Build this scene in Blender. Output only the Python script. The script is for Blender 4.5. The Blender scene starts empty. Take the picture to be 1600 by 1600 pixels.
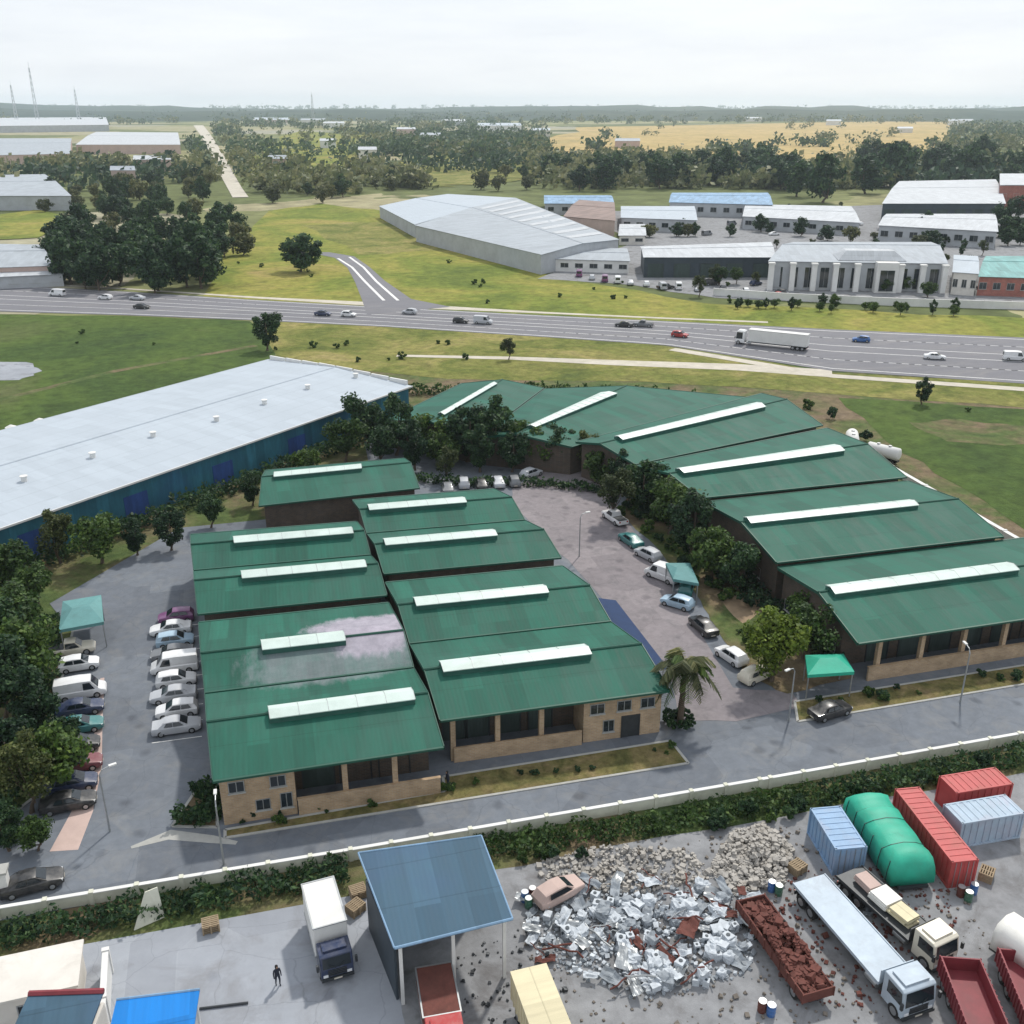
import bpy, bmesh, math, random
from mathutils import Vector, Matrix, noise as mnoise
R = math.radians
rnd = random.Random(7)
S = bpy.context.scene
COL = S.collection

# ------------------------------------------------------------------ camera numbers (drone 55 m up, campus axes = world axes)
CAM_H, FOC, YH, YAW = 55.0, 1550.0, 165.0, R(15)
PITCH = math.atan((800 - YH) / FOC)

def at(px, py, z=0.0):
    """photo pixel (1600 grid) -> point of the plane at height z"""
    cp, sp = math.cos(PITCH), math.sin(PITCH)
    dx, dy = (px - 800) / FOC, (py - 800) / FOC
    vy, vz = cp - dy * sp, -sp - dy * cp
    t = (z - CAM_H) / vz
    x, y = dx * t, vy * t
    c, s = math.cos(YAW), math.sin(YAW)
    return Vector((x * c + y * s, -x * s + y * c, z))

# ------------------------------------------------------------------ materials
def lin(r, g, b):
    f = lambda v: (v / 12.92 if v <= .04045 else ((v + .055) / 1.055) ** 2.4)
    return (f(r / 255), f(g / 255), f(b / 255), 1)

class NT:
    def __init__(s, name):
        s.m = bpy.data.materials.new(name); s.m.use_nodes = True
        s.t = s.m.node_tree; s.n = s.t.nodes
        s.b = s.n['Principled BSDF']
        s.tc = s.n.new('ShaderNodeTexCoord')
    def new(s, k, **kw):
        n = s.n.new(k)
        for a, v in kw.items(): setattr(n, a, v)
        return n
    def lk(s, a, b): s.t.links.new(a, b)
    def coords(s, sc=(1, 1, 1), rz=0):
        mp = s.new('ShaderNodeMapping'); mp.inputs['Scale'].default_value = sc; mp.inputs['Rotation'].default_value = (0, 0, rz)
        s.lk(s.tc.outputs['Object'], mp.inputs['Vector']); return mp.outputs['Vector']
    def noise(s, scale, detail=6, rough=.6, vec=None, dist=0):
        n = s.new('ShaderNodeTexNoise'); n.inputs['Scale'].default_value = scale; n.inputs['Detail'].default_value = detail
        n.inputs['Roughness'].default_value = rough; n.inputs['Distortion'].default_value = dist
        s.lk(vec if vec else s.tc.outputs['Object'], n.inputs['Vector']); return n.outputs['Fac']
    def ramp(s, fac, stops):
        r = s.new('ShaderNodeValToRGB'); e = r.color_ramp.elements
        while len(e) < len(stops): e.new(.5)
        for el, (p, c) in zip(e, stops):
            el.position = p; el.color = c if len(c) == 4 else (*c, 1)
        s.lk(fac, r.inputs['Fac']); return r.outputs['Color']
    def mix(s, fac, a, b, mode='MIX'):
        m = s.new('ShaderNodeMix', data_type='RGBA', blend_type=mode)
        for sock, v in ((m.inputs[0], fac), (m.inputs[6], a), (m.inputs[7], b)):
            if isinstance(v, bpy.types.NodeSocket): s.lk(v, sock)
            else: sock.default_value = v
        return m.outputs[2]
    def math(s, op, a, b=0.0):
        m = s.new('ShaderNodeMath', operation=op)
        for sock, v in ((m.inputs[0], a), (m.inputs[1], b)):
            if isinstance(v, bpy.types.NodeSocket): s.lk(v, sock)
            else: sock.default_value = v
        return m.outputs[0]
    def bump(s, h, strength=.3, dist=.05):
        b = s.new('ShaderNodeBump'); b.inputs['Strength'].default_value = strength; b.inputs['Distance'].default_value = dist
        s.lk(h, b.inputs['Height']); s.lk(b.outputs['Normal'], s.b.inputs['Normal'])
    def done(s, col, rough=.8, metal=0, spec=.4):
        if isinstance(col, bpy.types.NodeSocket): s.lk(col, s.b.inputs['Base Color'])
        else: s.b.inputs['Base Color'].default_value = col
        if isinstance(rough, bpy.types.NodeSocket): s.lk(rough, s.b.inputs['Roughness'])
        else: s.b.inputs['Roughness'].default_value = rough
        s.b.inputs['Metallic'].default_value = metal; s.b.inputs['Specular IOR Level'].default_value = spec
        return s.m

BW = lambda a, b: [(a, (0, 0, 0, 1)), (b, (1, 1, 1, 1))]
def mul(c, k): return (c[0] * k, c[1] * k, c[2] * k, 1)

def worn(name, c, var=.25, scale=1.5, rough=.7, metal=0, dirt=None, dirt_amt=.35, bump=.0, stretch=(1, 1, 1), big=.15, crack=False):
    """one colour with fine mottling, larger tonal drift and patches of dirt"""
    n = NT(name)
    v = n.coords(stretch)
    f = n.noise(scale, 8, .65, v)
    col = n.ramp(f, [(.25, mul(c, 1 - var)), (.75, mul(c, 1 + var))])
    f2 = n.ramp(n.noise(big, 5, .6, v), BW(.35, .7))
    col = n.mix(.35, col, n.mix(f2, mul(c, .8), mul(c, 1.2)))
    if dirt:
        d = n.ramp(n.noise(scale * .37, 7, .7, v, .6), BW(.5, .72))
        col = n.mix(n.math('MULTIPLY', d, dirt_amt), col, dirt)
    if crack:
        # wandering cracks, oil drips and mended squares
        wv = n.new('ShaderNodeVectorMath', operation='ADD'); nn = n.new('ShaderNodeTexNoise'); nn.inputs['Scale'].default_value = .5; nn.inputs['Detail'].default_value = 5
        n.lk(n.tc.outputs['Object'], nn.inputs['Vector']); n.lk(n.tc.outputs['Object'], wv.inputs[0]); n.lk(nn.outputs['Color'], wv.inputs[1])
        vo = n.new('ShaderNodeTexVoronoi', feature='DISTANCE_TO_EDGE'); vo.inputs['Scale'].default_value = .23; n.lk(wv.outputs[0], vo.inputs['Vector'])
        ck = n.ramp(vo.outputs['Distance'], [(.0, (.8, .8, .8, 1)), (.009, (1, 1, 1, 1))]); col = n.mix(1, col, ck, 'MULTIPLY')
        dr = n.new('ShaderNodeTexVoronoi', feature='F1'); dr.inputs['Scale'].default_value = .33; n.lk(wv.outputs[0], dr.inputs['Vector'])
        od = n.ramp(dr.outputs['Distance'], [(.1, (.6, .6, .62, 1)), (.24, (1, 1, 1, 1))]); col = n.mix(.8, col, od, 'MULTIPLY')
        pt = n.new('ShaderNodeTexVoronoi', feature='F1', distance='CHEBYCHEV'); pt.inputs['Scale'].default_value = .12; n.lk(n.tc.outputs['Object'], pt.inputs['Vector'])
        sp = n.new('ShaderNodeSeparateColor'); n.lk(pt.outputs['Color'], sp.inputs[0]); col = n.mix(.7, col, n.ramp(sp.outputs[0], [(0, (.82, .82, .83, 1)), (1, (1.15, 1.15, 1.14, 1))]), 'MULTIPLY')
    if bump: n.bump(n.noise(scale * 6, 6, .7), bump, .04)
    return n.done(col, rough, metal)

def grass_mat(name, cols, big=.02, fine=.6, patch=.12):
    n = NT(name)
    f = n.noise(big, 6, .65, None, .8)
    col = n.ramp(f, [(.28 + .44 * i / (len(cols) - 1), c) for i, c in enumerate(cols)])
    g = n.ramp(n.noise(fine, 8, .75), [(.25, (.45, .45, .45, 1)), (.75, (1.5, 1.5, 1.45, 1))])
    col = n.mix(1, col, g, 'MULTIPLY')
    p = n.ramp(n.noise(patch, 7, .7, None, 1.2), BW(.55, .7))
    col = n.mix(n.math('MULTIPLY', p, .5), col, mul(cols[0], .55))
    n.bump(n.noise(fine * 3, 6, .8), .8, .25)
    return n.done(col, .95, 0, .15)

def roof_mat(name, c, pitch=.35, fade=None, metal=0, rough=.6, streak=.5, stain=(), tonev=.18):
    """ribbed sheet: ribs run down the slope (local y), sheets laid edge to edge, streaks of weathering"""
    n = NT(name)
    w = n.new('ShaderNodeTexWave', bands_direction='X', wave_profile='SIN'); w.inputs['Scale'].default_value = .314 / pitch
    w.inputs['Distortion'].default_value = 0; n.lk(n.tc.outputs['Object'], w.inputs['Vector'])
    st = n.noise(1.0, 6, .7, n.coords((1.1, .09, .3)))
    col = n.ramp(st, [(.25, mul(c, 1 - streak * .6)), (.5, c), (.8, mul(c, 1 + streak * .7))])
    sheet = n.new('ShaderNodeTexVoronoi', feature='F1'); sheet.inputs['Scale'].default_value = 1; sheet.inputs['Randomness'].default_value = 0
    n.lk(n.coords((.55, .16, 0.01)), sheet.inputs['Vector'])
    hsv = n.new('ShaderNodeSeparateColor'); n.lk(sheet.outputs['Color'], hsv.inputs[0])
    tone = n.ramp(hsv.outputs[0], [(0, (1 - tonev,) * 3 + (1,)), (1, (1 + tonev,) * 3 + (1,))])
    col = n.mix(1, col, tone, 'MULTIPLY')
    if fade:
        p = n.ramp(n.noise(.13, 6, .6, None, .5), BW(.5, .75))
        col = n.mix(n.math('MULTIPLY', p, .45), col, fade)
    lap = n.new('ShaderNodeTexWave', bands_direction='Y', wave_profile='SAW'); lap.inputs['Scale'].default_value = .09; lap.inputs['Distortion'].default_value = .2
    n.lk(n.tc.outputs['Object'], lap.inputs['Vector'])
    lapline = n.ramp(lap.outputs['Fac'], [(.0, (.7, .7, .7, 1)), (.035, (1, 1, 1, 1))])
    col = n.mix(1, col, lapline, 'MULTIPLY')
    if stain:
        sp = n.new('ShaderNodeSeparateXYZ'); n.lk(n.tc.outputs['Object'], sp.inputs[0])
        nz_ = n.math('MULTIPLY', n.math('SUBTRACT', n.noise(1.0, 6, .7, n.coords((.9, .3, 1))), .5), 1.6)
        for q_ in stain:
            dx = n.math('DIVIDE', n.math('SUBTRACT', sp.outputs[0], q_[0]), q_[2]); dy = n.math('DIVIDE', n.math('SUBTRACT', sp.outputs[1], q_[1]), q_[3])
            d2 = n.math('SQRT', n.math('ADD', n.math('POWER', n.math('ABSOLUTE', dx), 2.6), n.math('POWER', n.math('ABSOLUTE', dy), 2.6)))
            mk = n.ramp(n.math('ADD', n.math('SUBTRACT', 1.4, d2), nz_), BW(.05, .6))
            tone_ = n.ramp(n.noise(.7, 6, .7), [(.3, (.26, .24, .285, 1)), (.7, (.42, .385, .45, 1))])
            col = n.mix(n.math('MULTIPLY', mk, q_[4] if len(q_) > 4 else .92), col, tone_)
    n.bump(w.outputs['Fac'], .16, .02)
    return n.done(col, n.ramp(st, [(.3, (rough,) * 3 + (1,)), (.8, (rough + .2,) * 3 + (1,))]), metal, .22)

def brick_mat(name, c1, c2, mortar, wet=None):
    n = NT(name)
    mp = n.coords((1, 1, 1))
    # run the courses on vertical faces: use x+y along, z up
    sx = n.new('ShaderNodeSeparateXYZ'); n.lk(n.tc.outputs['Object'], sx.inputs[0])
    cx = n.new('ShaderNodeCombineXYZ'); n.lk(n.math('ADD', sx.outputs[0], sx.outputs[1]), cx.inputs[0]); n.lk(sx.outputs[2], cx.inputs[1])
    b = n.new('ShaderNodeTexBrick'); b.inputs['Scale'].default_value = 1; b.inputs['Brick Width'].default_value = .46; b.inputs['Row Height'].default_value = .17
    b.inputs['Mortar Size'].default_value = .018; b.inputs['Color1'].default_value = c1; b.inputs['Color2'].default_value = c2; b.inputs['Mortar'].default_value = mortar
    n.lk(cx.outputs[0], b.inputs['Vector'])
    g = n.ramp(n.noise(.6, 7, .7), [(.25, (.65, .65, .62, 1)), (.75, (1.2, 1.2, 1.2, 1))])
    n.bump(b.outputs['Fac'], -.3, .02)
    return n.done(n.mix(1, b.outputs['Color'], g, 'MULTIPLY'), .85)

def leaf_mat(name, dark, mid, light, var=.5):
    n = NT(name)
    oi = n.new('ShaderNodeObjectInfo')
    geo = n.new('ShaderNodeNewGeometry')
    col = n.ramp(geo.outputs['Random Per Island'], [(.0, dark), (.55, mid), (1, light)])
    cl = n.ramp(n.noise(.45, 3, .5), [(.3, (.55, .6, .6, 1)), (.7, (1.3, 1.25, 1.1, 1))])
    col = n.mix(1, col, cl, 'MULTIPLY')
    tone = n.ramp(oi.outputs['Random'], [(0, (1 - var * .6, 1 - var * .5, 1 - var * .3, 1)), (1, (1 + var * .6, 1 + var * .45, 1 + var * .1, 1))])
    col = n.mix(1, col, tone, 'MULTIPLY')
    n.done(col, .6, 0, .25)
    tr = n.new('ShaderNodeBsdfTranslucent'); n.lk(col, tr.inputs[0])
    mx = n.new('ShaderNodeMixShader'); mx.inputs[0].default_value = .3
    out = n.n['Material Output']
    n.lk(n.b.outputs[0], mx.inputs[1]); n.lk(tr.outputs[0], mx.inputs[2]); n.lk(mx.outputs[0], out.inputs[0])
    return n.m

def paint(name, c, rough=.3, dust=.25):
    n = NT(name)
    p = n.ramp(n.noise(1.6, 6, .7), BW(.4, .8))
    col = n.mix(n.math('MULTIPLY', p, dust), c, (.3, .28, .25, 1))
    n.b.inputs['Coat Weight'].default_value = .3
    return n.done(col, n.math('ADD', n.math('MULTIPLY', p, .3), rough), 0, .5)

M = {}
M['asphalt'] = worn('asphalt', (.135, .152, .178, 1), .25, .9, .85, 0, (.21, .21, .205, 1), .55, .25, big=.05, crack=True)
M['lane'] = worn('lane_paving', (.22, .197, .207, 1), .25, 1.2, .85, 0, (.1, .1, .105, 1), .6, .25, big=.06, crack=True)
M['highway'] = worn('highway_asphalt', (.155, .155, .172, 1), .16, .5, .85, 0, (.25, .235, .22, 1), .45, .1, (.3, 1, 1), .02)
M['shoulder'] = worn('gravel_shoulder', (.5, .46, .39, 1), .25, .4, .95, 0, (.3, .3, .16, 1), .4, .3)
M['concrete'] = worn('yard_concrete', (.29, .31, .345, 1), .15, .5, .85, 0, (.17, .165, .165, 1), .65, .2, big=.07, crack=True)
M['dirt'] = worn('yard_dirt', (.235, .24, .25, 1), .4, .7, .95, 0, (.085, .075, .07, 1), .8, .6, big=.12)
M['kerb'] = worn('kerb_concrete', (.36, .36, .34, 1), .2, 1.5, .9)
M['paint_white'] = worn('road_paint', (.72, .72, .7, 1), .12, 2, .7, 0, (.3, .3, .3, 1), .6)
M['field'] = grass_mat('field_grass', [(.035, .055, .022, 1), (.05, .085, .022, 1), (.075, .115, .026, 1), (.1, .115, .045, 1)], .014, .35, .06)
M['verge'] = grass_mat('verge_grass', [(.075, .1, .027, 1), (.135, .155, .036, 1), (.23, .215, .068, 1), (.33, .265, .12, 1)], .05, .5, .07)
M['meadow'] = grass_mat('meadow_grass', [(.085, .12, .024, 1), (.155, .19, .034, 1), (.25, .24, .055, 1), (.33, .25, .1, 1)], .022, .3, .045)
M['scrub'] = grass_mat('scrub_ground', [(.05, .09, .03, 1), (.09, .12, .04, 1), (.17, .13, .08, 1), (.2, .15, .11, 1)], .06, .5, .09)
M['lawn'] = grass_mat('lawn_grass', [(.06, .075, .025, 1), (.17, .15, .06, 1), (.27, .2, .11, 1)], .3, 1.2, .5)
M['golden'] = grass_mat('golden_field', [(.3, .25, .11, 1), (.42, .31, .13, 1), (.46, .34, .17, 1)], .006, .05, .012)
def far_ground():
    n = NT('far_ground')
    v = n.new('ShaderNodeTexVoronoi', feature='F1'); v.inputs['Scale'].default_value = .0045; v.inputs['Randomness'].default_value = 1
    d = n.noise(.006, 4, .6)
    mp = n.new('ShaderNodeVectorMath', operation='ADD'); cv = n.new('ShaderNodeVectorMath', operation='SCALE')
    nn = n.new('ShaderNodeTexNoise'); nn.inputs['Scale'].default_value = .01; nn.inputs['Detail'].default_value = 4
    n.lk(n.tc.outputs['Object'], nn.inputs['Vector']); n.lk(nn.outputs['Color'], cv.inputs[0]); cv.inputs['Scale'].default_value = 120
    n.lk(n.tc.outputs['Object'], mp.inputs[0]); n.lk(cv.outputs[0], mp.inputs[1]); n.lk(mp.outputs[0], v.inputs['Vector'])
    sc = n.new('ShaderNodeSeparateColor'); n.lk(v.outputs['Color'], sc.inputs[0])
    col = n.ramp(sc.outputs[0], [(.0, (.07, .095, .04, 1)), (.3, (.15, .17, .07, 1)), (.5, (.25, .25, .12, 1)), (.75, (.33, .3, .19, 1)), (1, (.32, .31, .25, 1))])
    g = n.ramp(n.noise(.05, 8, .75), [(.3, (.5, .5, .5, 1)), (.7, (1.35, 1.35, 1.3, 1))])
    return n.done(n.mix(1, col, g, 'MULTIPLY'), .95, 0, .1)
M['ground'] = far_ground()
M['hill'] = grass_mat('hill_cover', [(.012, .03, .022, 1), (.022, .045, .032, 1), (.05, .07, .045, 1)], .0025, .02, .006)
GREEN = (.016, .1, .07, 1)
M['green_roof'] = roof_mat('green_roof_sheet', GREEN, .38, (.045, .108, .088, 1), streak=.5)
M['stained_roof'] = roof_mat('stained_green_roof_sheet', GREEN, .38, (.045, .108, .088, 1), streak=.5, stain=((14.4, 21.2, 5.2, 2.2), (14.8, 17.9, 3.4, 2.3), (11.0, 15.6, 7.5, 3.2, .35)))
M['green_trim'] = worn('green_trim', (.012, .075, .05, 1), .2, 2, .5)
M['faded'] = roof_mat('faded_sheet', (.27, .27, .3, 1), .38, (.08, .17, .13, 1), streak=.9)
M['grey_roof'] = roof_mat('grey_roof_sheet', (.4, .45, .5, 1), .5, (.42, .47, .52, 1), streak=.1, tonev=.045)
M['pale_roof'] = roof_mat('pale_roof_sheet', (.34, .375, .41, 1), .6, (.25, .275, .3, 1), streak=.25, tonev=.08)
M['white_roof'] = roof_mat('white_roof_sheet', (.46, .485, .51, 1), .6, (.33, .35, .37, 1), streak=.3, tonev=.08)
M['blue_roof'] = roof_mat('blue_roof_sheet', (.2, .32, .46, 1), .6, None, streak=.3)
M['slate_roof'] = roof_mat('slate_blue_sheet', (.055, .11, .16, 1), .35, (.06, .1, .19, 1), streak=.25)
M['bright_blue'] = roof_mat('bright_blue_sheet', (.012, .19, .56, 1), .35, None, streak=.25)
M['brown_roof'] = roof_mat('brown_roof_sheet', (.23, .17, .15, 1), .6, None)
M['teal_roof'] = roof_mat('teal_roof_sheet', (.16, .34, .33, 1), .5, None)
M['brick'] = brick_mat('tan_brick', (.45, .32, .2, 1), (.36, .25, .155, 1), (.4, .34, .27, 1))
M['darkbrick'] = brick_mat('shaded_brick', (.1, .07, .05, 1), (.07, .055, .045, 1), (.1, .09, .08, 1))  # brick darkened: shade of recesses, gaps and hall sides put into the colour
M['redbrick'] = brick_mat('red_brick', (.4, .11, .08, 1), (.3, .1, .075, 1), (.35, .25, .22, 1))
M['teal_wall'] = roof_mat('teal_cladding', (.03, .13, .18, 1), .5, (.03, .07, .21, 1), streak=.5)
M['render'] = worn('pale_render', (.66, .63, .58, 1), .1, .8, .9, 0, (.35, .32, .28, 1), .4)
M['white_wall'] = worn('white_render', (.68, .68, .66, 1), .08, .5, .85, 0, (.45, .43, .4, 1), .35)
M['grey_wall'] = worn('grey_render', (.42, .44, .46, 1), .12, .5, .85, 0, (.25, .25, .25, 1), .3)
M['dark_wall'] = worn('dark_cladding', (.04, .055, .07, 1), .3, .6, .6)
M['pink_wall'] = worn('pink_render', (.5, .38, .34, 1), .12, .8, .9, 0, (.3, .22, .18, 1), .3)
M['bwall'] = worn('boundary_render', (.62, .62, .52, 1), .15, .9, .9, 0, (.28, .29, .2, 1), .5)
M['skylight'] = worn('skylight_sheet', (.56, .66, .615, 1), .14, .7, .35, 0, (.38, .44, .39, 1), .5)
M['sky_frame'] = worn('skylight_frame', (.03, .1, .08, 1), .2, 1, .5)
M['shutter'] = roof_mat('roller_shutter', (.05, .07, .065, 1), .3, None)
M['navy_shut'] = roof_mat('navy_shutter', (.03, .07, .22, 1), .3, None)
M['steel'] = worn('galvanised_steel', (.4, .42, .43, 1), .15, 2, .45, .7, (.2, .15, .1, 1), .3)
M['darksteel'] = worn('dark_steel', (.05, .055, .06, 1), .3, 2, .5, .4)
M['rust'] = worn('rusty_steel', (.13, .045, .035, 1), .5, 1.5, .85, .1, (.09, .04, .03, 1), .7, .3)
M['dirtlump'] = worn('dirt_lumps', (.16, .14, .12, 1), .5, 2, .95)
M['maroon'] = worn('maroon_paint', (.2, .03, .04, 1), .3, 1, .6, 0, (.1, .05, .05, 1), .4)
M['tarp_green'] = worn('green_tarpaulin', (.02, .36, .24, 1), .2, .8, .55, 0, (.04, .22, .15, 1), .6, .4)
M['tarp_white'] = worn('white_tarpaulin', (.74, .73, .69, 1), .12, .7, .6, 0, (.5, .46, .38, 1), .4, .3)
M['net_teal'] = worn('teal_shade_net', (.1, .25, .25, 1), .2, 1, .7, 0, (.05, .1, .1, 1), .4)
M['cream'] = roof_mat('cream_sheet', (.62, .56, .38, 1), .45, (.45, .4, .28, 1), streak=.3)
M['bag'] = worn('white_bulk_bag', (.5, .54, .58, 1), .35, 2.5, .7, 0, (.2, .21, .22, 1), .7, .3)
M['bag2'] = worn('grey_bulk_bag', (.26, .29, .32, 1), .35, 2.5, .7, 0, (.12, .12, .12, 1), .7, .3)
M['rubble'] = worn('tan_rubble', (.38, .36, .33, 1), .4, 1.8, .95, 0, (.2, .17, .13, 1), .5, .6)
M['glass'] = NT('dark_glass').done((.015, .022, .028, 1), .08, 0, .7)
M['rubber'] = worn('tyre_rubber', (.02, .02, .02, 1), .2, 4, .8)
M['rim'] = NT('alloy_rim').done((.45, .46, .47, 1), .35, .8)
M['lamp'] = NT('headlamp_lens').done((.75, .77, .78, 1), .15, 0, .6)
M['redlens'] = NT('tail_lamp_lens').done((.4, .015, .01, 1), .2, 0, .6)
M['bark'] = worn('bark', (.1, .075, .055, 1), .35, 3, .95, 0, (.05, .04, .03, 1), .5, .5)
M['trousers'] = worn('dark_trousers', (.025, .03, .045, 1), .2, 5, .9)
M['skin'] = worn('skin', (.25, .14, .09, 1), .1, 5, .6)
M['leaf_dark'] = leaf_mat('dark_leaves', (.012, .035, .02, 1), (.028, .07, .032, 1), (.07, .13, .05, 1))
M['leaf_mid'] = leaf_mat('mid_leaves', (.025, .055, .016, 1), (.055, .11, .026, 1), (.12, .19, .05, 1))
M['leaf_yellow'] = leaf_mat('yellow_green_leaves', (.05, .085, .01, 1), (.115, .175, .02, 1), (.21, .27, .045, 1), .2)
M['leaf_olive'] = leaf_mat('olive_leaves', (.05, .07, .03, 1), (.11, .125, .055, 1), (.2, .2, .1, 1))
M['leaf_olive2'] = leaf_mat('olive_green_leaves', (.03, .045, .015, 1), (.065, .09, .03, 1), (.13, .15, .06, 1))
M['leaf_far'] = leaf_mat('far_leaves', (.025, .055, .038, 1), (.05, .095, .055, 1), (.1, .15, .08, 1))
M['leaf_farpale'] = leaf_mat('far_pale_leaves', (.1, .125, .06, 1), (.19, .21, .1, 1), (.3, .29, .16, 1))
CAR = dict(white=(.74, .75, .76, 1), silver=(.45, .47, .5, 1), grey=(.16, .17, .185, 1), black=(.012, .013, .016, 1), navy=(.015, .03, .085, 1),
           blue=(.03, .12, .34, 1), red=(.36, .02, .02, 1), teal=(.02, .17, .17, 1), purple=(.17, .05, .16, 1), cream=(.62, .58, .48, 1), lightblue=(.36, .5, .62, 1),
           maroon=(.16, .02, .03, 1), green=(.03, .12, .07, 1))
for k, c in CAR.items(): M['car_' + k] = paint(k + '_car_paint', c, .3 if k not in ('silver', 'grey') else .35)
M['ctr_red'] = worn('red_container_paint', (.42, .06, .06, 1), .25, .9, .55, 0, (.2, .08, .05, 1), .5)
M['ctr_blue'] = worn('blue_container_paint', (.2, .33, .5, 1), .25, .9, .55, 0, (.32, .3, .34, 1), .5)
M['ctr_steelblue'] = worn('steel_blue_paint', (.34, .43, .52, 1), .25, .9, .6, 0, (.38, .34, .4, 1), .6)
M['bed_grey'] = worn('flatbed_grey', (.4, .47, .54, 1), .18, 1, .6, .1, (.25, .26, .28, 1), .5)

# ------------------------------------------------------------------ mesh helpers
class MB:
    def __init__(s): s.v, s.f, s.mi, s.k, s.X = [], [], [], 0, Matrix.Identity(4)
    def add(s, vs, fs):
        b = len(s.v); s.v += [s.X @ Vector(p) for p in vs]
        for f in fs: s.f.append([b + i for i in f]); s.mi.append(s.k)
    def box(s, x0, x1, y0, y1, z0, z1, rz=0, c=None):
        vs = [(x, y, z) for z in (z0, z1) for x, y in ((x0, y0), (x1, y0), (x1, y1), (x0, y1))]
        if rz or c:
            m = Matrix.Translation(c or (0, 0, 0)) @ Matrix.Rotation(rz, 4, 'Z'); vs = [m @ Vector(p) for p in vs]
        s.add(vs, [(3, 2, 1, 0), (4, 5, 6, 7), (0, 1, 5, 4), (1, 2, 6, 5), (2, 3, 7, 6), (3, 0, 4, 7)])
    def hexa(s, lo, hi):
        s.add(list(lo) + list(hi), [(3, 2, 1, 0), (4, 5, 6, 7), (0, 1, 5, 4), (1, 2, 6, 5), (2, 3, 7, 6), (3, 0, 4, 7)])
    def quad(s, a, b, c, d): s.add([a, b, c, d], [(0, 1, 2, 3)])
    def prism(s, pts, z0, z1):
        n = len(pts); s.add([(p[0], p[1], z0) for p in pts] + [(p[0], p[1], z1) for p in pts],
            [tuple(range(n - 1, -1, -1)), tuple(range(n, 2 * n))] + [(i, (i + 1) % n, n + (i + 1) % n, n + i) for i in range(n)])
    def profile(s, prof, y0, y1):
        """closed xz outline swept along y"""
        n = len(prof); s.add([(p[0], y0, p[1]) for p in prof] + [(p[0], y1, p[1]) for p in prof],
            [tuple(range(n)), tuple(range(2 * n - 1, n - 1, -1))] + [(i, n + i, n + (i + 1) % n, (i + 1) % n) for i in range(n)])
    def tube(s, pts, rad, n=6):
        pts = [Vector(p) for p in pts]
        rad = rad if isinstance(rad, (list, tuple)) else [rad] * len(pts)
        vs = []
        for i, p in enumerate(pts):
            d = (pts[min(i + 1, len(pts) - 1)] - pts[max(i - 1, 0)]).normalized()
            a = d.orthogonal().normalized(); b = d.cross(a)
            vs += [p + (a * math.cos(t) + b * math.sin(t)) * rad[i] for t in (2 * math.pi * j / n for j in range(n))]
        fs = [(i * n + j, i * n + (j + 1) % n, (i + 1) * n + (j + 1) % n, (i + 1) * n + j) for i in range(len(pts) - 1) for j in range(n)]
        s.add(vs, fs + [tuple(range(n - 1, -1, -1)), tuple(range((len(pts) - 1) * n, len(pts) * n))])
    def disc(s, c, r, w, n=14, axis='y'):
        """short cylinder centred at c"""
        d = Vector((0, w / 2, 0)) if axis == 'y' else Vector((0, 0, w / 2)); c = Vector(c)
        s.tube([c - d, c + d], r, n)
    def mesh(s, name, mats):
        me = bpy.data.meshes.new(name); me.from_pydata([tuple(p) for p in s.v], [], s.f)
        for m in (mats if isinstance(mats, (list, tuple)) else [mats]): me.materials.append(m)
        if max(s.mi, default=0): me.polygons.foreach_set('material_index', s.mi)
        me.update(); return me
    def build(s, name, mats, parent=None, smooth=False, bevel=0):
        me = s.mesh(name, mats)
        if smooth: me.polygons.foreach_set('use_smooth', [True] * len(me.polygons))
        o = bpy.data.objects.new(name, me); COL.objects.link(o)
        if parent: o.parent = parent
        if bevel:
            b = o.modifiers.new('bevel', 'BEVEL'); b.width = bevel; b.segments = 2; b.limit_method = 'ANGLE'
        return o

def tag(o, label=None, cat=None, group=None, kind=None):
    for k, v in (('label', label), ('category', cat), ('group', group), ('kind', kind)):
        if v: o[k] = v
    return o
def thing(name, label, cat, loc=(0, 0, 0), rz=0, group=None):
    o = bpy.data.objects.new(name, None); COL.objects.link(o); o.empty_display_size = .3
    o.location = loc; o.rotation_euler = (0, 0, rz); return tag(o, label, cat, group)
def kids(o): return [c for c in bpy.data.objects if c.parent == o]
KID = {}
def copy_tree(o, parent=None):
    c = o.copy(); COL.objects.link(c); c.parent = parent
    if o.name not in KID: KID[o.name] = list(o.children)
    for ch in KID[o.name]: copy_tree(ch, c)
    return c
def recolour(root, part, m):
    for ch in root.children:
        if ch.name.split('.')[0] == part:
            ch.material_slots[0].link = 'OBJECT'; ch.material_slots[0].material = m
def sheet(name, pts, z, m, kind='structure', px=False, label=None, cat=None):
    pts = [at(*p) for p in pts] if px else pts
    bm = bmesh.new(); bm.faces.new([bm.verts.new((p[0], p[1], z)) for p in pts]); bm.normal_update()
    if bm.faces[:][0].normal.z < 0: bmesh.ops.reverse_faces(bm, faces=bm.faces[:])
    bmesh.ops.triangulate(bm, faces=bm.faces[:])
    me = bpy.data.meshes.new(name); bm.to_mesh(me); bm.free(); me.materials.append(m)
    o = bpy.data.objects.new(name, me); COL.objects.link(o); return tag(o, label, cat, kind=kind)
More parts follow.
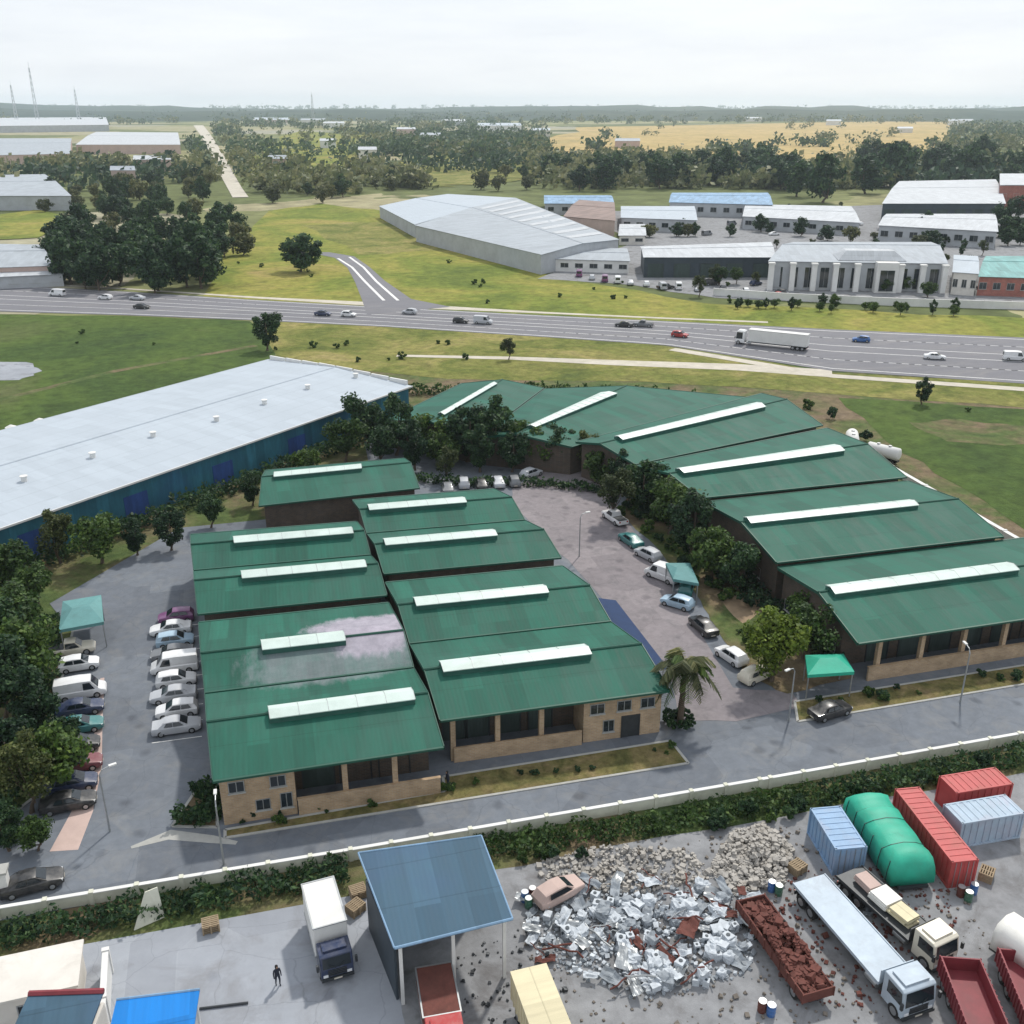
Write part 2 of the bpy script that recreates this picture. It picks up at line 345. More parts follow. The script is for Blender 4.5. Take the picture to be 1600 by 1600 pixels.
def ribbon(name, line, width, z, m, px=True, kind='structure'):
    pts = [at(*p) if px else Vector((*p, 0)) for p in line]; Lp, Rp = [], []
    ws = width if isinstance(width, (list, tuple)) else [width] * len(pts)
    for i, p in enumerate(pts):
        d = (pts[min(i + 1, len(pts) - 1)] - pts[max(i - 1, 0)]).normalized(); n = Vector((-d.y, d.x, 0)) * ws[i] / 2
        Lp.append(p + n); Rp.append(p - n)
    b = MB()
    for i in range(len(pts) - 1):
        b.quad(*[(q.x, q.y, z) for q in (Rp[i], Rp[i + 1], Lp[i + 1], Lp[i])])
    return tag(b.build(name, m), kind=kind)

# ------------------------------------------------------------------ world, sun, camera, haze
SUN_EL, SUN_AZ = R(50), R(38)          # azimuth from +Y towards +X: behind the halls, to the right
w = bpy.data.worlds.new('World'); S.world = w; w.use_nodes = True
nt = w.node_tree; bg = nt.nodes['Background']
sky = nt.nodes.new('ShaderNodeTexSky'); sky.sky_type = 'NISHITA'; sky.sun_disc = False
sky.sun_elevation = SUN_EL; sky.sun_rotation = SUN_AZ; sky.air_density = 1.0; sky.dust_density = 1.5
tc = nt.nodes.new('ShaderNodeTexCoord'); mp = nt.nodes.new('ShaderNodeMapping'); mp.inputs['Scale'].default_value = (2.2, 2.2, 14)
nz = nt.nodes.new('ShaderNodeTexNoise'); nz.inputs['Scale'].default_value = 1.6; nz.inputs['Detail'].default_value = 8; nz.inputs['Roughness'].default_value = .6
rp = nt.nodes.new('ShaderNodeValToRGB'); e = rp.color_ramp.elements
e[0].position, e[0].color = .32, (9.4, 9.9, 10.7, 1); e[1].position, e[1].color = .66, (10.9, 11.3, 11.8, 1)
mx = nt.nodes.new('ShaderNodeMix'); mx.data_type = 'RGBA'; mx.inputs[0].default_value = .86
for a, b in ((tc.outputs['Generated'], mp.inputs[0]), (mp.outputs[0], nz.inputs['Vector']), (nz.outputs['Fac'], rp.inputs[0]), (sky.outputs[0], mx.inputs[6]), (rp.outputs[0], mx.inputs[7]), (mx.outputs[2], bg.inputs[0])):
    nt.links.new(a, b)
bg.inputs[1].default_value = .095
sl = bpy.data.lights.new('sun', 'SUN'); sl.energy = 3.1; sl.angle = R(3); sl.color = (1, .95, .87)
so = bpy.data.objects.new('sun', sl); COL.objects.link(so)
sd = Vector((math.sin(SUN_AZ) * math.cos(SUN_EL), math.cos(SUN_AZ) * math.cos(SUN_EL), math.sin(SUN_EL)))
so.rotation_euler = sd.to_track_quat('Z', 'Y').to_euler(); so.location = (0, 0, 300)
cam = bpy.data.cameras.new('camera'); co = bpy.data.objects.new('camera', cam); COL.objects.link(co); S.camera = co
cam.sensor_fit = 'HORIZONTAL'; cam.angle = 2 * math.atan(800 / FOC); cam.clip_end = 40000; cam.clip_start = .5
co.location = (0, 0, CAM_H); co.rotation_euler = (R(90) - PITCH, 0, -YAW)
S.view_settings.view_transform = 'Standard'; S.view_settings.look = 'None'; S.view_settings.exposure = 0; S.view_settings.gamma = 1
S.cycles.max_bounces = 6; S.cycles.transparent_max_bounces = 8; S.cycles.volume_bounces = 2
hz = MB(); hz.box(-9500, 9500, -3000, 11500, -1, 130)
hm = bpy.data.materials.new('haze_air'); hm.use_nodes = True; hn = hm.node_tree
for nd in list(hn.nodes):
    if nd.type == 'BSDF_PRINCIPLED': hn.nodes.remove(nd)
pv = hn.nodes.new('ShaderNodeVolumePrincipled'); pv.inputs['Color'].default_value = (.8, .92, 1, 1); pv.inputs['Density'].default_value = .00007
pv.inputs['Anisotropy'].default_value = .2
hn.links.new(pv.outputs[0], hn.nodes['Material Output'].inputs['Volume'])
tag(hz.build('haze', hm), kind='stuff')

# ------------------------------------------------------------------ ground, roads, fields
def jitter(pts, n=5, amp=1.0, seed=1):
    r = random.Random(seed); out = []
    for i, p in enumerate(pts):
        q = pts[(i + 1) % len(pts)]
        for k in range(n):
            t = k / n; v = Vector(p[:2]).lerp(Vector(q[:2]), t)
            if k: v += Vector((r.uniform(-1, 1), r.uniform(-1, 1))) * amp
            out.append((v.x, v.y))
    return out
g = MB()
xs = [-9000, -4000, -2000, -1000, -500, 0, 500, 1000, 2000, 4000, 9000]; ys = [-2500, -500, 0, 500, 1000, 2000, 4000, 7000, 11000]
for i in range(len(xs) - 1):
    for j in range(len(ys) - 1): g.quad((xs[i], ys[j], 0), (xs[i + 1], ys[j], 0), (xs[i + 1], ys[j + 1], 0), (xs[i], ys[j + 1], 0))
tag(g.build('ground', M['ground']), kind='structure')
P2 = lambda *ps: [tuple(at(*p)[:2]) for p in ps]
sheet('terrain', [(-140, 20), (190, 20), (200, 160), (170, 190), (60, 215), (0, 235), (-80, 180), (-140, 150)], .015, M['scrub'])
sheet('field', jitter(P2((-260, 500), (0, 491), (200, 494), (390, 502), (432, 535), (425, 562), (200, 640), (-90, 735)), 4, 1.2, 3), .03, M['field'])
sheet('verge', jitter(P2((400, 498), (850, 524), (1020, 538), (1290, 582), (1700, 604), (1750, 648), (1330, 618), (1000, 596), (700, 592), (560, 578), (432, 556)), 4, .9, 4), .045, M['verge'])
sheet('meadow', jitter(P2((315, 468), (345, 400), (420, 330), (500, 318), (600, 330), (650, 362), (850, 428), (1100, 474), (1250, 480), (1750, 505), (1750, 545), (1300, 520), (850, 496), (400, 474)), 5, 2.2, 5), .06, M['meadow'])
sheet('lawn', jitter(P2((1310, 622), (1750, 648), (1800, 900), (1640, 860), (1500, 760), (1385, 690)), 4, .8, 6), .04, M['field'])
top = [(-260, 430), (0, 445), (200, 456), (400, 469), (600, 480), (850, 493), (1100, 505), (1300, 515), (1600, 528), (1800, 537)]
bot = [(-260, 478), (0, 487), (200, 493), (400, 501), (600, 511), (850, 527), (1040, 540), (1300, 580), (1600, 600), (1800, 611)]
sheet('highway', P2(*(top + bot[::-1])), .09, M['highway'])
def hw(x, f):
    def yy(L):
        for a, b in zip(L, L[1:]):
            if a[0] <= x <= b[0]: return a[1] + (b[1] - a[1]) * (x - a[0]) / (b[0] - a[0])
    a, b = at(x, yy(top)), at(x, yy(bot)); v = a.lerp(b, f); return (v.x, v.y)
X = list(range(-200, 1800, 50))
for f, wd in ((.05, .35), (.43, .3), (.57, .3), (.95, .35)): ribbon('road_marking', [hw(x, f) for x in X], wd, .1, M['paint_white'], px=False)
for f in (.24, .76):
    b = MB()
    pts = [Vector((*hw(x, f), .1)) for x in range(-200, 1790, 10)]
    for k in range(0, len(pts) - 1, 2):
        d = (pts[k + 1] - pts[k]).normalized() * 4; nn = Vector((-d.y, d.x, 0)).normalized() * .12; a = pts[k]
        b.quad(a - nn, a + d - nn, a + d + nn, a + nn)
    tag(b.build('road_marking', M['paint_white']), kind='structure')
ribbon('road_shoulder', [hw(x, -.13) for x in X if -200 < x < 1250], [2 + 3.5 * math.exp(-((x - 620) / 170) ** 2) for x in X if -200 < x < 1250], .095, M['shoulder'], px=False)
ribbon('road_shoulder', [hw(x, 1.1) for x in X if x > 1000], 3.2, .095, M['shoulder'], px=False)
ribbon('service_road', [(620, 556), (800, 560), (960, 567), (1150, 574), (1300, 584)], [2, 3, 5, 6, 7], .075, M['shoulder'])
ribbon('slip_road', [(640, 486), (605, 470), (578, 440), (560, 418), (538, 402), (505, 396), (470, 396)], [26, 15, 10, 8, 8, 7, 4], .11, M['highway'])
ribbon('road_marking', [(600, 470), (570, 440), (550, 418), (528, 404)], .9, .12, M['paint_white'])
ribbon('road_marking', [(622, 470), (588, 440), (568, 418), (546, 402)], .9, .12, M['paint_white'])
ribbon('far_road', [(376, 309), (366, 293), (352, 268), (336, 236), (322, 212), (310, 196)], [10, 10, 12, 15, 20, 28], .35, M['shoulder'])
sheet('golden_field', jitter(P2((840, 238), (900, 199), (1080, 196), (1250, 192), (1490, 188), (1500, 226), (1420, 246), (1230, 252), (1050, 250)), 6, 22, 8), .4, M['golden'])
sheet('golden_field', jitter(P2((600, 262), (700, 238), (840, 245), (860, 272), (760, 290), (640, 292)), 5, 14, 9), .4, M['verge'])
sheet('golden_field', jitter(P2((385, 240), (470, 205), (570, 212), (560, 262), (470, 290), (395, 285)), 5, 14, 12), .45, M['meadow'])
sheet('pale_field', jitter(P2((-80, 345), (60, 328), (130, 345), (60, 372), (-80, 380)), 4, 4, 10), .3, M['meadow'])
# estate
sheet('pavement', [(-60, 63.35), (120, 63.35), (118, 74), (94, 78), (93, 130), (84, 150), (60, 172), (40, 176), (18, 168), (16, 136), (-12, 136), (-26, 116), (-22.5, 108), (-21.5, 78), (-27, 70.5), (-60, 70.5)], .05, M['asphalt'])
sheet('path', jitter(P2((800, 765), (850, 735), (935, 738), (990, 830), (1060, 935), (1145, 1075), (1235, 1080), (1260, 1105), (1150, 1128), (1060, 1125), (1045, 1050), (960, 960), (900, 890), (860, 850), (800, 790)), 3, .2, 11), .07, M['lane'])
sheet('yard', [(-45, 25), (5.5, 25), (5.5, 59.2), (-45, 59.8)], .03, M['concrete'])
sheet('yard', jitter([(5.5, 25), (75, 25), (75, 58.6), (40, 58.9), (5.5, 59.2)], 6, .25, 15), .035, M['dirt'])
def kerb(name, line, wd=.25, h=.13):
    b = MB()
    for p, q in zip(line, line[1:]):
        p, q = Vector((*p, 0)), Vector((*q, 0)); d = (q - p).normalized(); n = Vector((-d.y, d.x, 0)) * wd / 2
        b.prism([p - n, q - n, q + n, p + n], 0.02, h)
    return tag(b.build(name, M['kerb']), kind='structure')
def bed(pts, m, h=.1):
    b = MB(); b.prism(pts, .02, h); tag(b.build('flower_bed' if m is M['scrub'] else 'lawn', m), kind='structure')
    kerb('kerb', list(pts) + [pts[0]])
bed([(-5.8, 68.2), (34.6, 67.6), (34.4, 71.2), (12.8, 71.4), (12.6, 69.4), (-5.8, 69.2)], M['lawn'])
bed([(47.5, 70.9), (110, 70.9), (110, 73.9), (49, 74.1)], M['lawn'])
bed([(-10, 70.8), (-6.4, 69.7), (-6.6, 75.5), (-8.2, 75.2)], M['scrub'])
kerb('kerb', [(-27, 70.4), (-21.6, 77.8), (-22.4, 108)])
ribbon('pavement', [(100, 1330), (128, 1270), (150, 1200), (155, 1130), (160, 1060)], [2.2, 1.8, 1, .6, .4], .062, M['pink_wall'])
ribbon('pavement', [(205, 1325), (265, 1305), (330, 1312), (370, 1318)], [.3, 1.2, .9, .4], .062, M['kerb'])
for k in range(9):                                                # bay lines of the parking along the hall
    yk = 83.4 + k * 2.85; ribbon('road_marking', [(-12.4, yk), (-7.9, yk - .1)], .1, .066, M['paint_white'], px=False)
sheet('yard', jitter(P2((840, 436), (990, 446), (1120, 466), (1660, 488), (1660, 326), (1380, 320), (1180, 330), (900, 330), (990, 380)), 4, 1.5, 17), .09, M['dirt'])
sheet('flower_bed', jitter(P2((965, 800), (1010, 742), (1045, 770), (1110, 835), (1250, 985), (1335, 1060), (1230, 1085), (1172, 1060), (1120, 985), (1095, 940), (1030, 860)), 4, .3, 18), .09, M['scrub'])
sheet('flower_bed', jitter(P2((1115, 930), (1170, 912), (1205, 950), (1160, 975)), 4, .3, 19), .1, worn('bare_brown_soil', (.26, .19, .12, 1), .3, 1.2, .95))
sheet('pond', jitter(P2((-90, 566), (40, 566), (66, 580), (30, 594), (-90, 596)), 4, .8, 20), .05, M['concrete'])
sheet('bare_ground', jitter(P2((470, 352), (620, 345), (700, 392), (560, 398)), 4, 3, 22), .075, M['verge'])
sheet('bare_ground', jitter(P2((1640, 700), (1480, 690), (1420, 660), (1500, 655), (1640, 672)), 4, 1, 23), .06, M['scrub'])
# hills at the horizon
for nm, dist, hgt, seed in (('hill', 5200, 46, 1), ('hill', 7600, 70, 2)):
    b = MB(); N = 90; A0, A1 = R(-35), R(65)
    for i in range(N):
        for j in range(6):
            q = []
            for ii, jj in ((i, j), (i + 1, j), (i + 1, j + 1), (i, j + 1)):
                a = A0 + (A1 - A0) * ii / N; rr = dist + (jj - 2.5) * 420
                hh = (.72 + .5 * mnoise.noise(Vector((a * 7, seed * 3.1, 0))) + .22 * mnoise.noise(Vector((a * 31, seed, 1)))) * hgt * math.sin(math.pi * jj / 6) ** .8
                q.append((rr * math.sin(a), rr * math.cos(a), max(hh, 0) - 1 * (jj in (0, 6)) - .2))
            b.quad(*q)
    tag(b.build(nm, M['hill'], smooth=True), kind='structure')

# ------------------------------------------------------------------ trees
def crown_mb(seed, r, h, z0, nc, nl, leaf, flat=1.0, top=.0, skew=.25):
    rr = random.Random(seed); b = MB(); cl = []
    for k in range(nc):
        while True:
            p = Vector((rr.uniform(-1, 1), rr.uniform(-1, 1), rr.uniform(-1, 1)))
            if .25 < p.length < 1: break
        k_ = 1 - top * max(p.z, 0) - .25 * max(-p.z, 0)
        c = Vector((p.x * r * .8 * k_ * (1 + rr.uniform(-skew, skew)), p.y * r * .8 * k_ * (1 + rr.uniform(-skew, skew)), z0 + h / 2 + p.z * h * .42))
        cl.append((c, r * rr.uniform(.2, .42)))
    for c, cr in cl:
        for k in range(nl):
            d = Vector((rr.gauss(0, 1), rr.gauss(0, 1), rr.gauss(0, .8))).normalized() * cr * rr.random() ** .45
            d.z *= flat; p = c + d
            nrm = (d.normalized() * .7 + Vector((rr.gauss(0, .6), rr.gauss(0, .6), rr.gauss(.35, .6)))).normalized()
            a = nrm.orthogonal().normalized(); a = Matrix.Rotation(rr.uniform(0, 6.28), 3, nrm) @ a; bb = nrm.cross(a)
            s = leaf * rr.uniform(.6, 1.35)
            b.quad(p - a * s, p - bb * s * .62, p + a * s, p + bb * s * .62)
    return b, [c for c, _ in cl]
def trunk_mb(seed, h, r, clumps, base=.35):
    rr = random.Random(seed); b = MB()
    lean = Vector((rr.uniform(-.08, .08) * h, rr.uniform(-.08, .08) * h, 0))
    b.tube([(0, 0, 0), lean * .3 + Vector((0, 0, h * base * .5)), lean + Vector((0, 0, h * base)), lean * 1.3 + Vector((0, 0, h * .7))], [r * 1.5, r, r * .85, r * .3], 7)
    for c in rr.sample(clumps, min(6, len(clumps))):
        s = lean + Vector((0, 0, h * rr.uniform(base * .7, base * 1.2))); b.tube([s, s.lerp(c, .5) + Vector((0, 0, -.05 * h)), c], [r * .5, r * .32, r * .1], 5)
    return b
PROTO = {}
def tree_proto(key, seed, r, h, z0, nc, nl, leaf, mat, tr=.16, **kw):
    """meshes only: crown and trunk of one growth, shared by all its copies"""
    cm, cl = crown_mb(seed, r, h - z0, z0, nc, nl, leaf, **kw)
    PROTO[key] = (cm.mesh('crown', M[mat]), trunk_mb(seed, h, tr, cl, base=max(.12, z0 / h)).mesh('trunk', M['bark']))
for k in range(4): tree_proto(f'broad{k}', 20 + k, (3.0, 2.6, 3.3, 2.8)[k], (7, 8, 6.2, 7)[k], 1.5, (24, 30, 22, 34)[k], 165, (.2, .17, .22, .18)[k], ('leaf_mid', 'leaf_olive2', 'leaf_mid', 'leaf_dark')[k])
for k in range(3): tree_proto(f'dark{k}', 40 + k, (2.7, 2.3, 3.0)[k], (6.6, 7.4, 6.0)[k], .9, (26, 34, 22)[k], 170, (.19, .17, .22)[k], ('leaf_dark', 'leaf_dark', 'leaf_mid')[k])
for k in range(2): tree_proto(f'yellow{k}', 50 + k, 2.8, 6.2, 1.0, 30, 190, .18, 'leaf_yellow')
for k in range(3): tree_proto(f'wood{k}', 60 + k, 5, 11, .6, 30, 80, .5, 'leaf_dark', .25)
for k in range(3): tree_proto(f'woodpale{k}', 70 + k, 5, 9, .8, 24, 60, .55, 'leaf_olive', .25)
for k in range(3): tree_proto(f'far{k}', 80 + k, 7, 12, .8, 14, 22, 1.7, 'leaf_far', .35)
for k in range(2): tree_proto(f'farpale{k}', 90 + k, 7, 10, .8, 12, 20, 1.7, 'leaf_farpale', .35)
def tree(name, key, loc, sc, label, group=None, sz=None):
    root = thing(name, label, 'tree', (loc[0], loc[1], 0.0), rnd.uniform(0, 6.28), group)
    root.scale = (sc, sc, sz or sc)
    for me in PROTO[key]:
        o = bpy.data.objects.new(me.name.split('.')[0], me); COL.objects.link(o); o.parent = root
    return root
SHRUB = []
for k in range(4):
    cm, _ = crown_mb(100 + k, .8, 1.5, .0, 9, 46, .17); SHRUB.append(cm.mesh('shrub', M['leaf_dark' if k < 2 else 'leaf_mid']))
def shrub(loc, sc, label, group, v=None):
    o = bpy.data.objects.new('shrub', SHRUB[rnd.randrange(4) if v is None else v]); COL.objects.link(o)
    o.location = (loc[0], loc[1], 0); o.scale = (sc, sc, sc * rnd.uniform(.8, 1.15)); o.rotation_euler = (0, 0, rnd.uniform(0, 6.28))
    return tag(o, label, 'shrub', group)
def hedge(label, line, wd, h, m='leaf_dark', leaf=.2, dens=60):
    rr = random.Random(len(label)); b = MB()
    for p, q in zip(line, line[1:]):
        p, q = Vector((*p, 0)), Vector((*q, 0)); L = (q - p).length; d = (q - p) / L; n = Vector((-d.y, d.x, 0))
        for k in range(int(L * dens)):
            s = rr.random(); hh = h * (.75 + .6 * mnoise.noise(Vector((p.x + s * L * .8, 3.3, q.y))))
            c = p + d * (s * L) + n * wd * rr.uniform(-.5, .5) * (1 + .5 * mnoise.noise(Vector((s * L, 7, 0)))) + Vector((0, 0, max(.05, hh * rr.random() ** .6)))
            nr = Vector((rr.gauss(0, .7), rr.gauss(0, .7), rr.gauss(.4, .6))).normalized(); a = nr.orthogonal().normalized(); a = Matrix.Rotation(rr.uniform(0, 6.28), 3, nr) @ a; bb = nr.cross(a); z = leaf * rr.uniform(.6, 1.4)
            b.quad(c - a * z, c - bb * z * .6, c + a * z, c + bb * z * .6)
    return tag(b.build('hedge', M[m]), label, 'hedge')

# ------------------------------------------------------------------ estate halls
class Frame:
    """plan frame of a hall: x along its front eave, y to the back"""
    def __init__(s, fl, fr, br, bl):
        fl, fr, br, bl = [Vector(p[:2]) for p in (fl, fr, br, bl)]
        s.o = fl; d = (fr - fl).normalized(); s.rz = math.atan2(d.y, d.x)
        def loc(p): p = p - fl; return Vector((p.x * d.x + p.y * d.y, -p.x * d.y + p.y * d.x))
        s.c = [loc(p) for p in (fl, fr, br, bl)]
    def P(s, u, v, z=0):
        a = s.c[0].lerp(s.c[1], u); b = s.c[3].lerp(s.c[2], u); p = a.lerp(b, v); return Vector((p.x, p.y, z))
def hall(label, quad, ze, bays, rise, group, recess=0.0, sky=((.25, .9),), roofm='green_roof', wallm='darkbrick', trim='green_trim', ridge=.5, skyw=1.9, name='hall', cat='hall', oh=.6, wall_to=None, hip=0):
    F = Frame(*quad); root = thing(name, label, cat, (F.o.x, F.o.y, 0), F.rz, group)
    W = (F.c[1] - F.c[0]).length; D = (F.c[3] - F.c[0]).length
    ou, ov = oh / W, oh / D; vf = ov + recess / D
    nb = len(bays) - 1; tz = lambda v: ze + 0
    rid = [bays[i] + (bays[i + 1] - bays[i]) * (ridge if not isinstance(ridge, (list, tuple)) else ridge[i]) for i in range(nb)]
    def zroof(v):
        for i in range(nb):
            if bays[i] <= v <= bays[i + 1] + 1e-6:
                return ze + rise * ((v - bays[i]) / (rid[i] - bays[i]) if v < rid[i] else (bays[i + 1] - v) / (bays[i + 1] - rid[i]))
        return ze
    # walls
    b = MB()
    ks = sorted(set([vf] + [v for i in range(nb) for v in (bays[i], rid[i]) if v > vf] + [1 - ov]))
    for u, flip in ((ou, 1), (1 - ou, 0)):
        for a, c in zip(ks, ks[1:]):
            q = [F.P(u, a, 0), F.P(u, c, 0), F.P(u, c, zroof(c) - .14), F.P(u, a, zroof(a) - .14)]
            b.quad(*(q[::-1] if flip else q))
    for v, flip in ((vf, 0), (1 - ov, 1)):
        q = [F.P(ou, v, 0), F.P(1 - ou, v, 0), F.P(1 - ou, v, zroof(v) - .14), F.P(ou, v, zroof(v) - .14)]; b.quad(*(q[::-1] if flip else q))
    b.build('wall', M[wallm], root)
    # roof: every bay two slopes of sheet with thickness
    b = MB(); th = .12
    for i in range(nb):
        for a, c in ((bays[i], rid[i]), (rid[i], bays[i + 1])):
            za, zc = (ze, ze + rise) if a == bays[i] else (ze + rise, ze)
            lo = [F.P(0, a, za - th), F.P(1, a, za - th), F.P(1, c, zc - th), F.P(0, c, zc - th)]; hi = [p + Vector((0, 0, th)) for p in lo]
            b.hexa(lo, hi)
    roof = b.build('roof', M[roofm], root)
    for i in range(nb):
        b = MB(); p, q = F.P(-.002, rid[i], ze + rise + .03), F.P(1.002, rid[i], ze + rise + .03); b.tube([p, q], .14, 6); b.build('ridge_cap', M[trim], roof)
    for v, off in [(bays[0], -.1)] + [(bays[-1], .1)] + [(x, 0) for x in bays[1:-1]]:
        b = MB(); p, q = F.P(0, v, ze - .16), F.P(1, v, ze - .16)
        b.box(0, (q - p).length, off - .11, off + .11, 0, .2 if off else .3, math.atan2(q.y - p.y, q.x - p.x), tuple(p)); b.build('gutter', M[trim], root)
    for u in (0, 1):                                                # barge boards on the gables
        b = MB()
        for i in range(nb):
            for a, c, za, zc in ((bays[i], rid[i], ze, ze + rise), (rid[i], bays[i + 1], ze + rise, ze)):
                s = -.05 if u == 0 else .05
                lo = [F.P(u, a, za - .28) + Vector((s - .04, 0, 0)), F.P(u, a, za - .28) + Vector((s + .04, 0, 0)), F.P(u, c, zc - .28) + Vector((s + .04, 0, 0)), F.P(u, c, zc - .28) + Vector((s - .04, 0, 0))]
                b.hexa(lo, [p + Vector((0, 0, .34)) for p in lo])
        b.build('barge_board', M[trim], root)
    # raised translucent ridge lights
    for i, s in enumerate(sky):
        if not s: continue
        u0, u1 = s; cz = ze + rise; hw_ = skyw / 2 / D; dv = -.25 * hw_
        b = MB(); lo = [F.P(u0, rid[i] - hw_ + dv, cz - .3), F.P(u1, rid[i] - hw_ + dv, cz - .3), F.P(u1, rid[i] + hw_ + dv, cz - .3), F.P(u0, rid[i] + hw_ + dv, cz - .3)]
        b.hexa(lo, [p + Vector((0, 0, .62)) for p in lo]); fr = b.build('skylight_curb', M['sky_frame'], root)
        b = MB(); e = .06 / D
        cx = [F.P(u0, rid[i] - hw_ * 1.08 + dv, cz + .33), F.P(u1, rid[i] - hw_ * 1.08 + dv, cz + .33), F.P(u1, rid[i] + dv, cz + .62), F.P(u0, rid[i] + dv, cz + .62)]
        b.hexa([p - Vector((0, 0, .08)) for p in cx], cx)
        cx = [F.P(u0, rid[i] + dv, cz + .62), F.P(u1, rid[i] + dv, cz + .62), F.P(u1, rid[i] + hw_ * 1.08 + dv, cz + .33), F.P(u0, rid[i] + hw_ * 1.08 + dv, cz + .33)]
        b.hexa([p - Vector((0, 0, .08)) for p in cx], cx); b.build('skylight_sheet', M['skylight'], fr)
        n = max(3, int((u1 - u0) * W / 2.4))
        for k in range(n + 1):
            u = u0 + (u1 - u0) * k / n; a, m_, c = F.P(u, rid[i] - hw_ * 1.1 + dv, cz + .34), F.P(u, rid[i] + dv, cz + .63), F.P(u, rid[i] + hw_ * 1.1 + dv, cz + .34); b = MB(); b.tube([a, m_, c], .025, 4); b.build('glazing_bar', M['steel'], fr)
    return root, F, W, D
def win(root, x, y, z, w_, h_, face='front', pane=True, m='steel'):
    """a framed window standing 3 cm proud of a wall; face: front (-y), side (-x) or far side (+x)"""
    f, p = MB(), MB(); t = .07
    def bx(mb, a0, a1, d0, d1, z0, z1):
        if face == 'front': mb.box(x + a0, x + a1, y - d1, y - d0, z + z0, z + z1)
        elif face == 'side': mb.box(x - d1, x - d0, y + a0, y + a1, z + z0, z + z1)
        else: mb.box(x + d0, x + d1, y + a0, y + a1, z + z0, z + z1)
    for q in ((0, w_, .0, .06, 0, t), (0, w_, 0, .06, h_ - t, h_), (0, t, 0, .06, t, h_ - t), (w_ - t, w_, 0, .06, t, h_ - t), (w_ / 2 - .03, w_ / 2 + .03, 0, .05, t, h_ - t)): bx(f, *q)
    o = f.build('window', M[m], root)
    bx(p, t, w_ / 2 - .03, 0, .02, t, h_ - t); bx(p, w_ / 2 + .03, w_ - t, 0, .02, t, h_ - t); p.build('pane', M['glass'], o)
    s = MB(); bx(s, -.08, w_ + .08, 0, .14, -.09, -.003); s.build('sill', M['kerb'], o)
def door(root, x, y, w_, h_, face='front', m='shutter'):
    b, f = MB(), MB()
    def bx(mb, a0, a1, d0, d1, z0, z1):
        if face == 'front': mb.box(x + a0, x + a1, y - d1, y - d0, z0, z1)
        else: mb.box(x - d1, x - d0, y + a0, y + a1, z0, z1)
    bx(b, 0, w_, 0, .04, .06, h_); o = b.build('door', M[m], root)
    bx(f, -.12, -.003, 0, .1, .05, h_ + .12); bx(f, w_ + .003, w_ + .12, 0, .1, .05, h_ + .12); bx(f, -.003, w_ + .003, 0, .1, h_ + .003, h_ + .12); f.build('door_frame', M['darksteel'], o)
def pier(root, x, y, h, w_=.55):
    b = MB(); b.box(x - w_ / 2, x + w_ / 2, y - w_ / 2, y + w_ / 2, 0, h - .15); b.box(x - w_ / 2 - .06, x + w_ / 2 + .06, y - w_ / 2 - .06, y + w_ / 2 + .06, h - .149, h); b.build('pier', M['brick'], root)
HG = 'green roofed halls of the estate'
q = lambda *p: [at(*a) for a in p]
# front hall of the two-bay row with the worn patch
h1, F, W, D = hall('green hall with a grey worn roof patch and a windowed brick corner block', [(-6.2, 69.3), (12.5, 69.0), (11.9, 96.2), (-7.9, 96.9)], 5, [0, .485, 1], 1.4, HG, 3.2, [(.27, .93), (.29, .7)], ridge=(.48, .36), roofm='stained_roof')
b = MB(); b.box(.35, 6.3, .55, 3.8, 0, 4.84); blk = b.build('front_block', M['brick'], h1)
for x in (1.0, 4.3):
    win(h1, x, .55, 3.1, 1.3, 1.1)
win(h1, 3.0, .55, 1.0, 1.2, 1.1); win(h1, 5.0, .55, .9, 1.0, 1.5)
for x in (10.4, 14.6): pier(h1, x, .75, 4.7, .45)
for x in (7.0, 10.2, 13.6): door(h1, x, 3.8, 2.6, 3.4)
b = MB(); b.box(6.4, 18.4, .25, .47, 0, 1.65); b.box(6.36, 18.44, .2, .52, 1.65, 1.73); b.build('low_wall', M['brick'], h1)
h2, F, W, D = hall('green roofed hall between the worn hall and the short back hall, with two ridge lights', [(-8.0, 98.4), (11.9, 97.6), (11.2, 119.2), (-9.4, 120.4)], 5.3, [0, .5, 1], 1.35, HG, 0, [(.25, .93), (.24, .93)], ridge=(.5, .42))
h3, F, W, D = hall('short green roofed hall at the shaded back corner with one ridge light', q((405, 790, 5), (655, 762, 5), (632, 716, 5), (415, 735, 5)), 5, [0, 1], 1.3, HG, 0, [(.08, .66)], ridge=.55)
h4, F, W, D = hall('green roofed hall with a brick gable block beside the palm tree', [(13.0, 72.9), (34.4, 72.2), (33.0, 100.2), (12.3, 101.2)], 5, [0, .49, 1], 1.4, HG, 3.2, [(.07, .74), (.08, .76)], ridge=(.46, .42))
b = MB(); b.box(13.4, 20.95, .6, 3.8, 0, 4.84); b.build('front_block', M['brick'], h4)
for x in (14.0, 16.6, 18.9): win(h4, x, .6, 3.0, 1.4, 1.1)
win(h4, 15.3, .6, .9, 1.1, 1.3); door(h4, 17.2, .6, 1.6, 2.3, m='darksteel')
for x in (1.2, 5.3, 9.4): pier(h4, x, .8, 4.7, .45)
for x in (.5, 2.6, 5.6, 8.7): door(h4, x + .3, 3.8, 2.2, 3.4)
b = MB(); b.box(1.2, 13.2, .3, .5, 0, 1.6); b.build('low_wall', M['brick'], h4)
b = MB(); b.hexa([(21.5, 7, 3.3), (24.3, 7, 2.6), (23.9, 22.5, 2.6), (21.1, 22.5, 3.3)], [(21.5, 7, 3.38), (24.3, 7, 2.68), (23.9, 22.5, 2.68), (21.1, 22.5, 3.38)])
aw = b.build('awning', M['blue_roof'], h4); aw.data.materials[0] = worn('navy_awning', (.012, .035, .1, 1), .25, 1, .85)
b = MB()
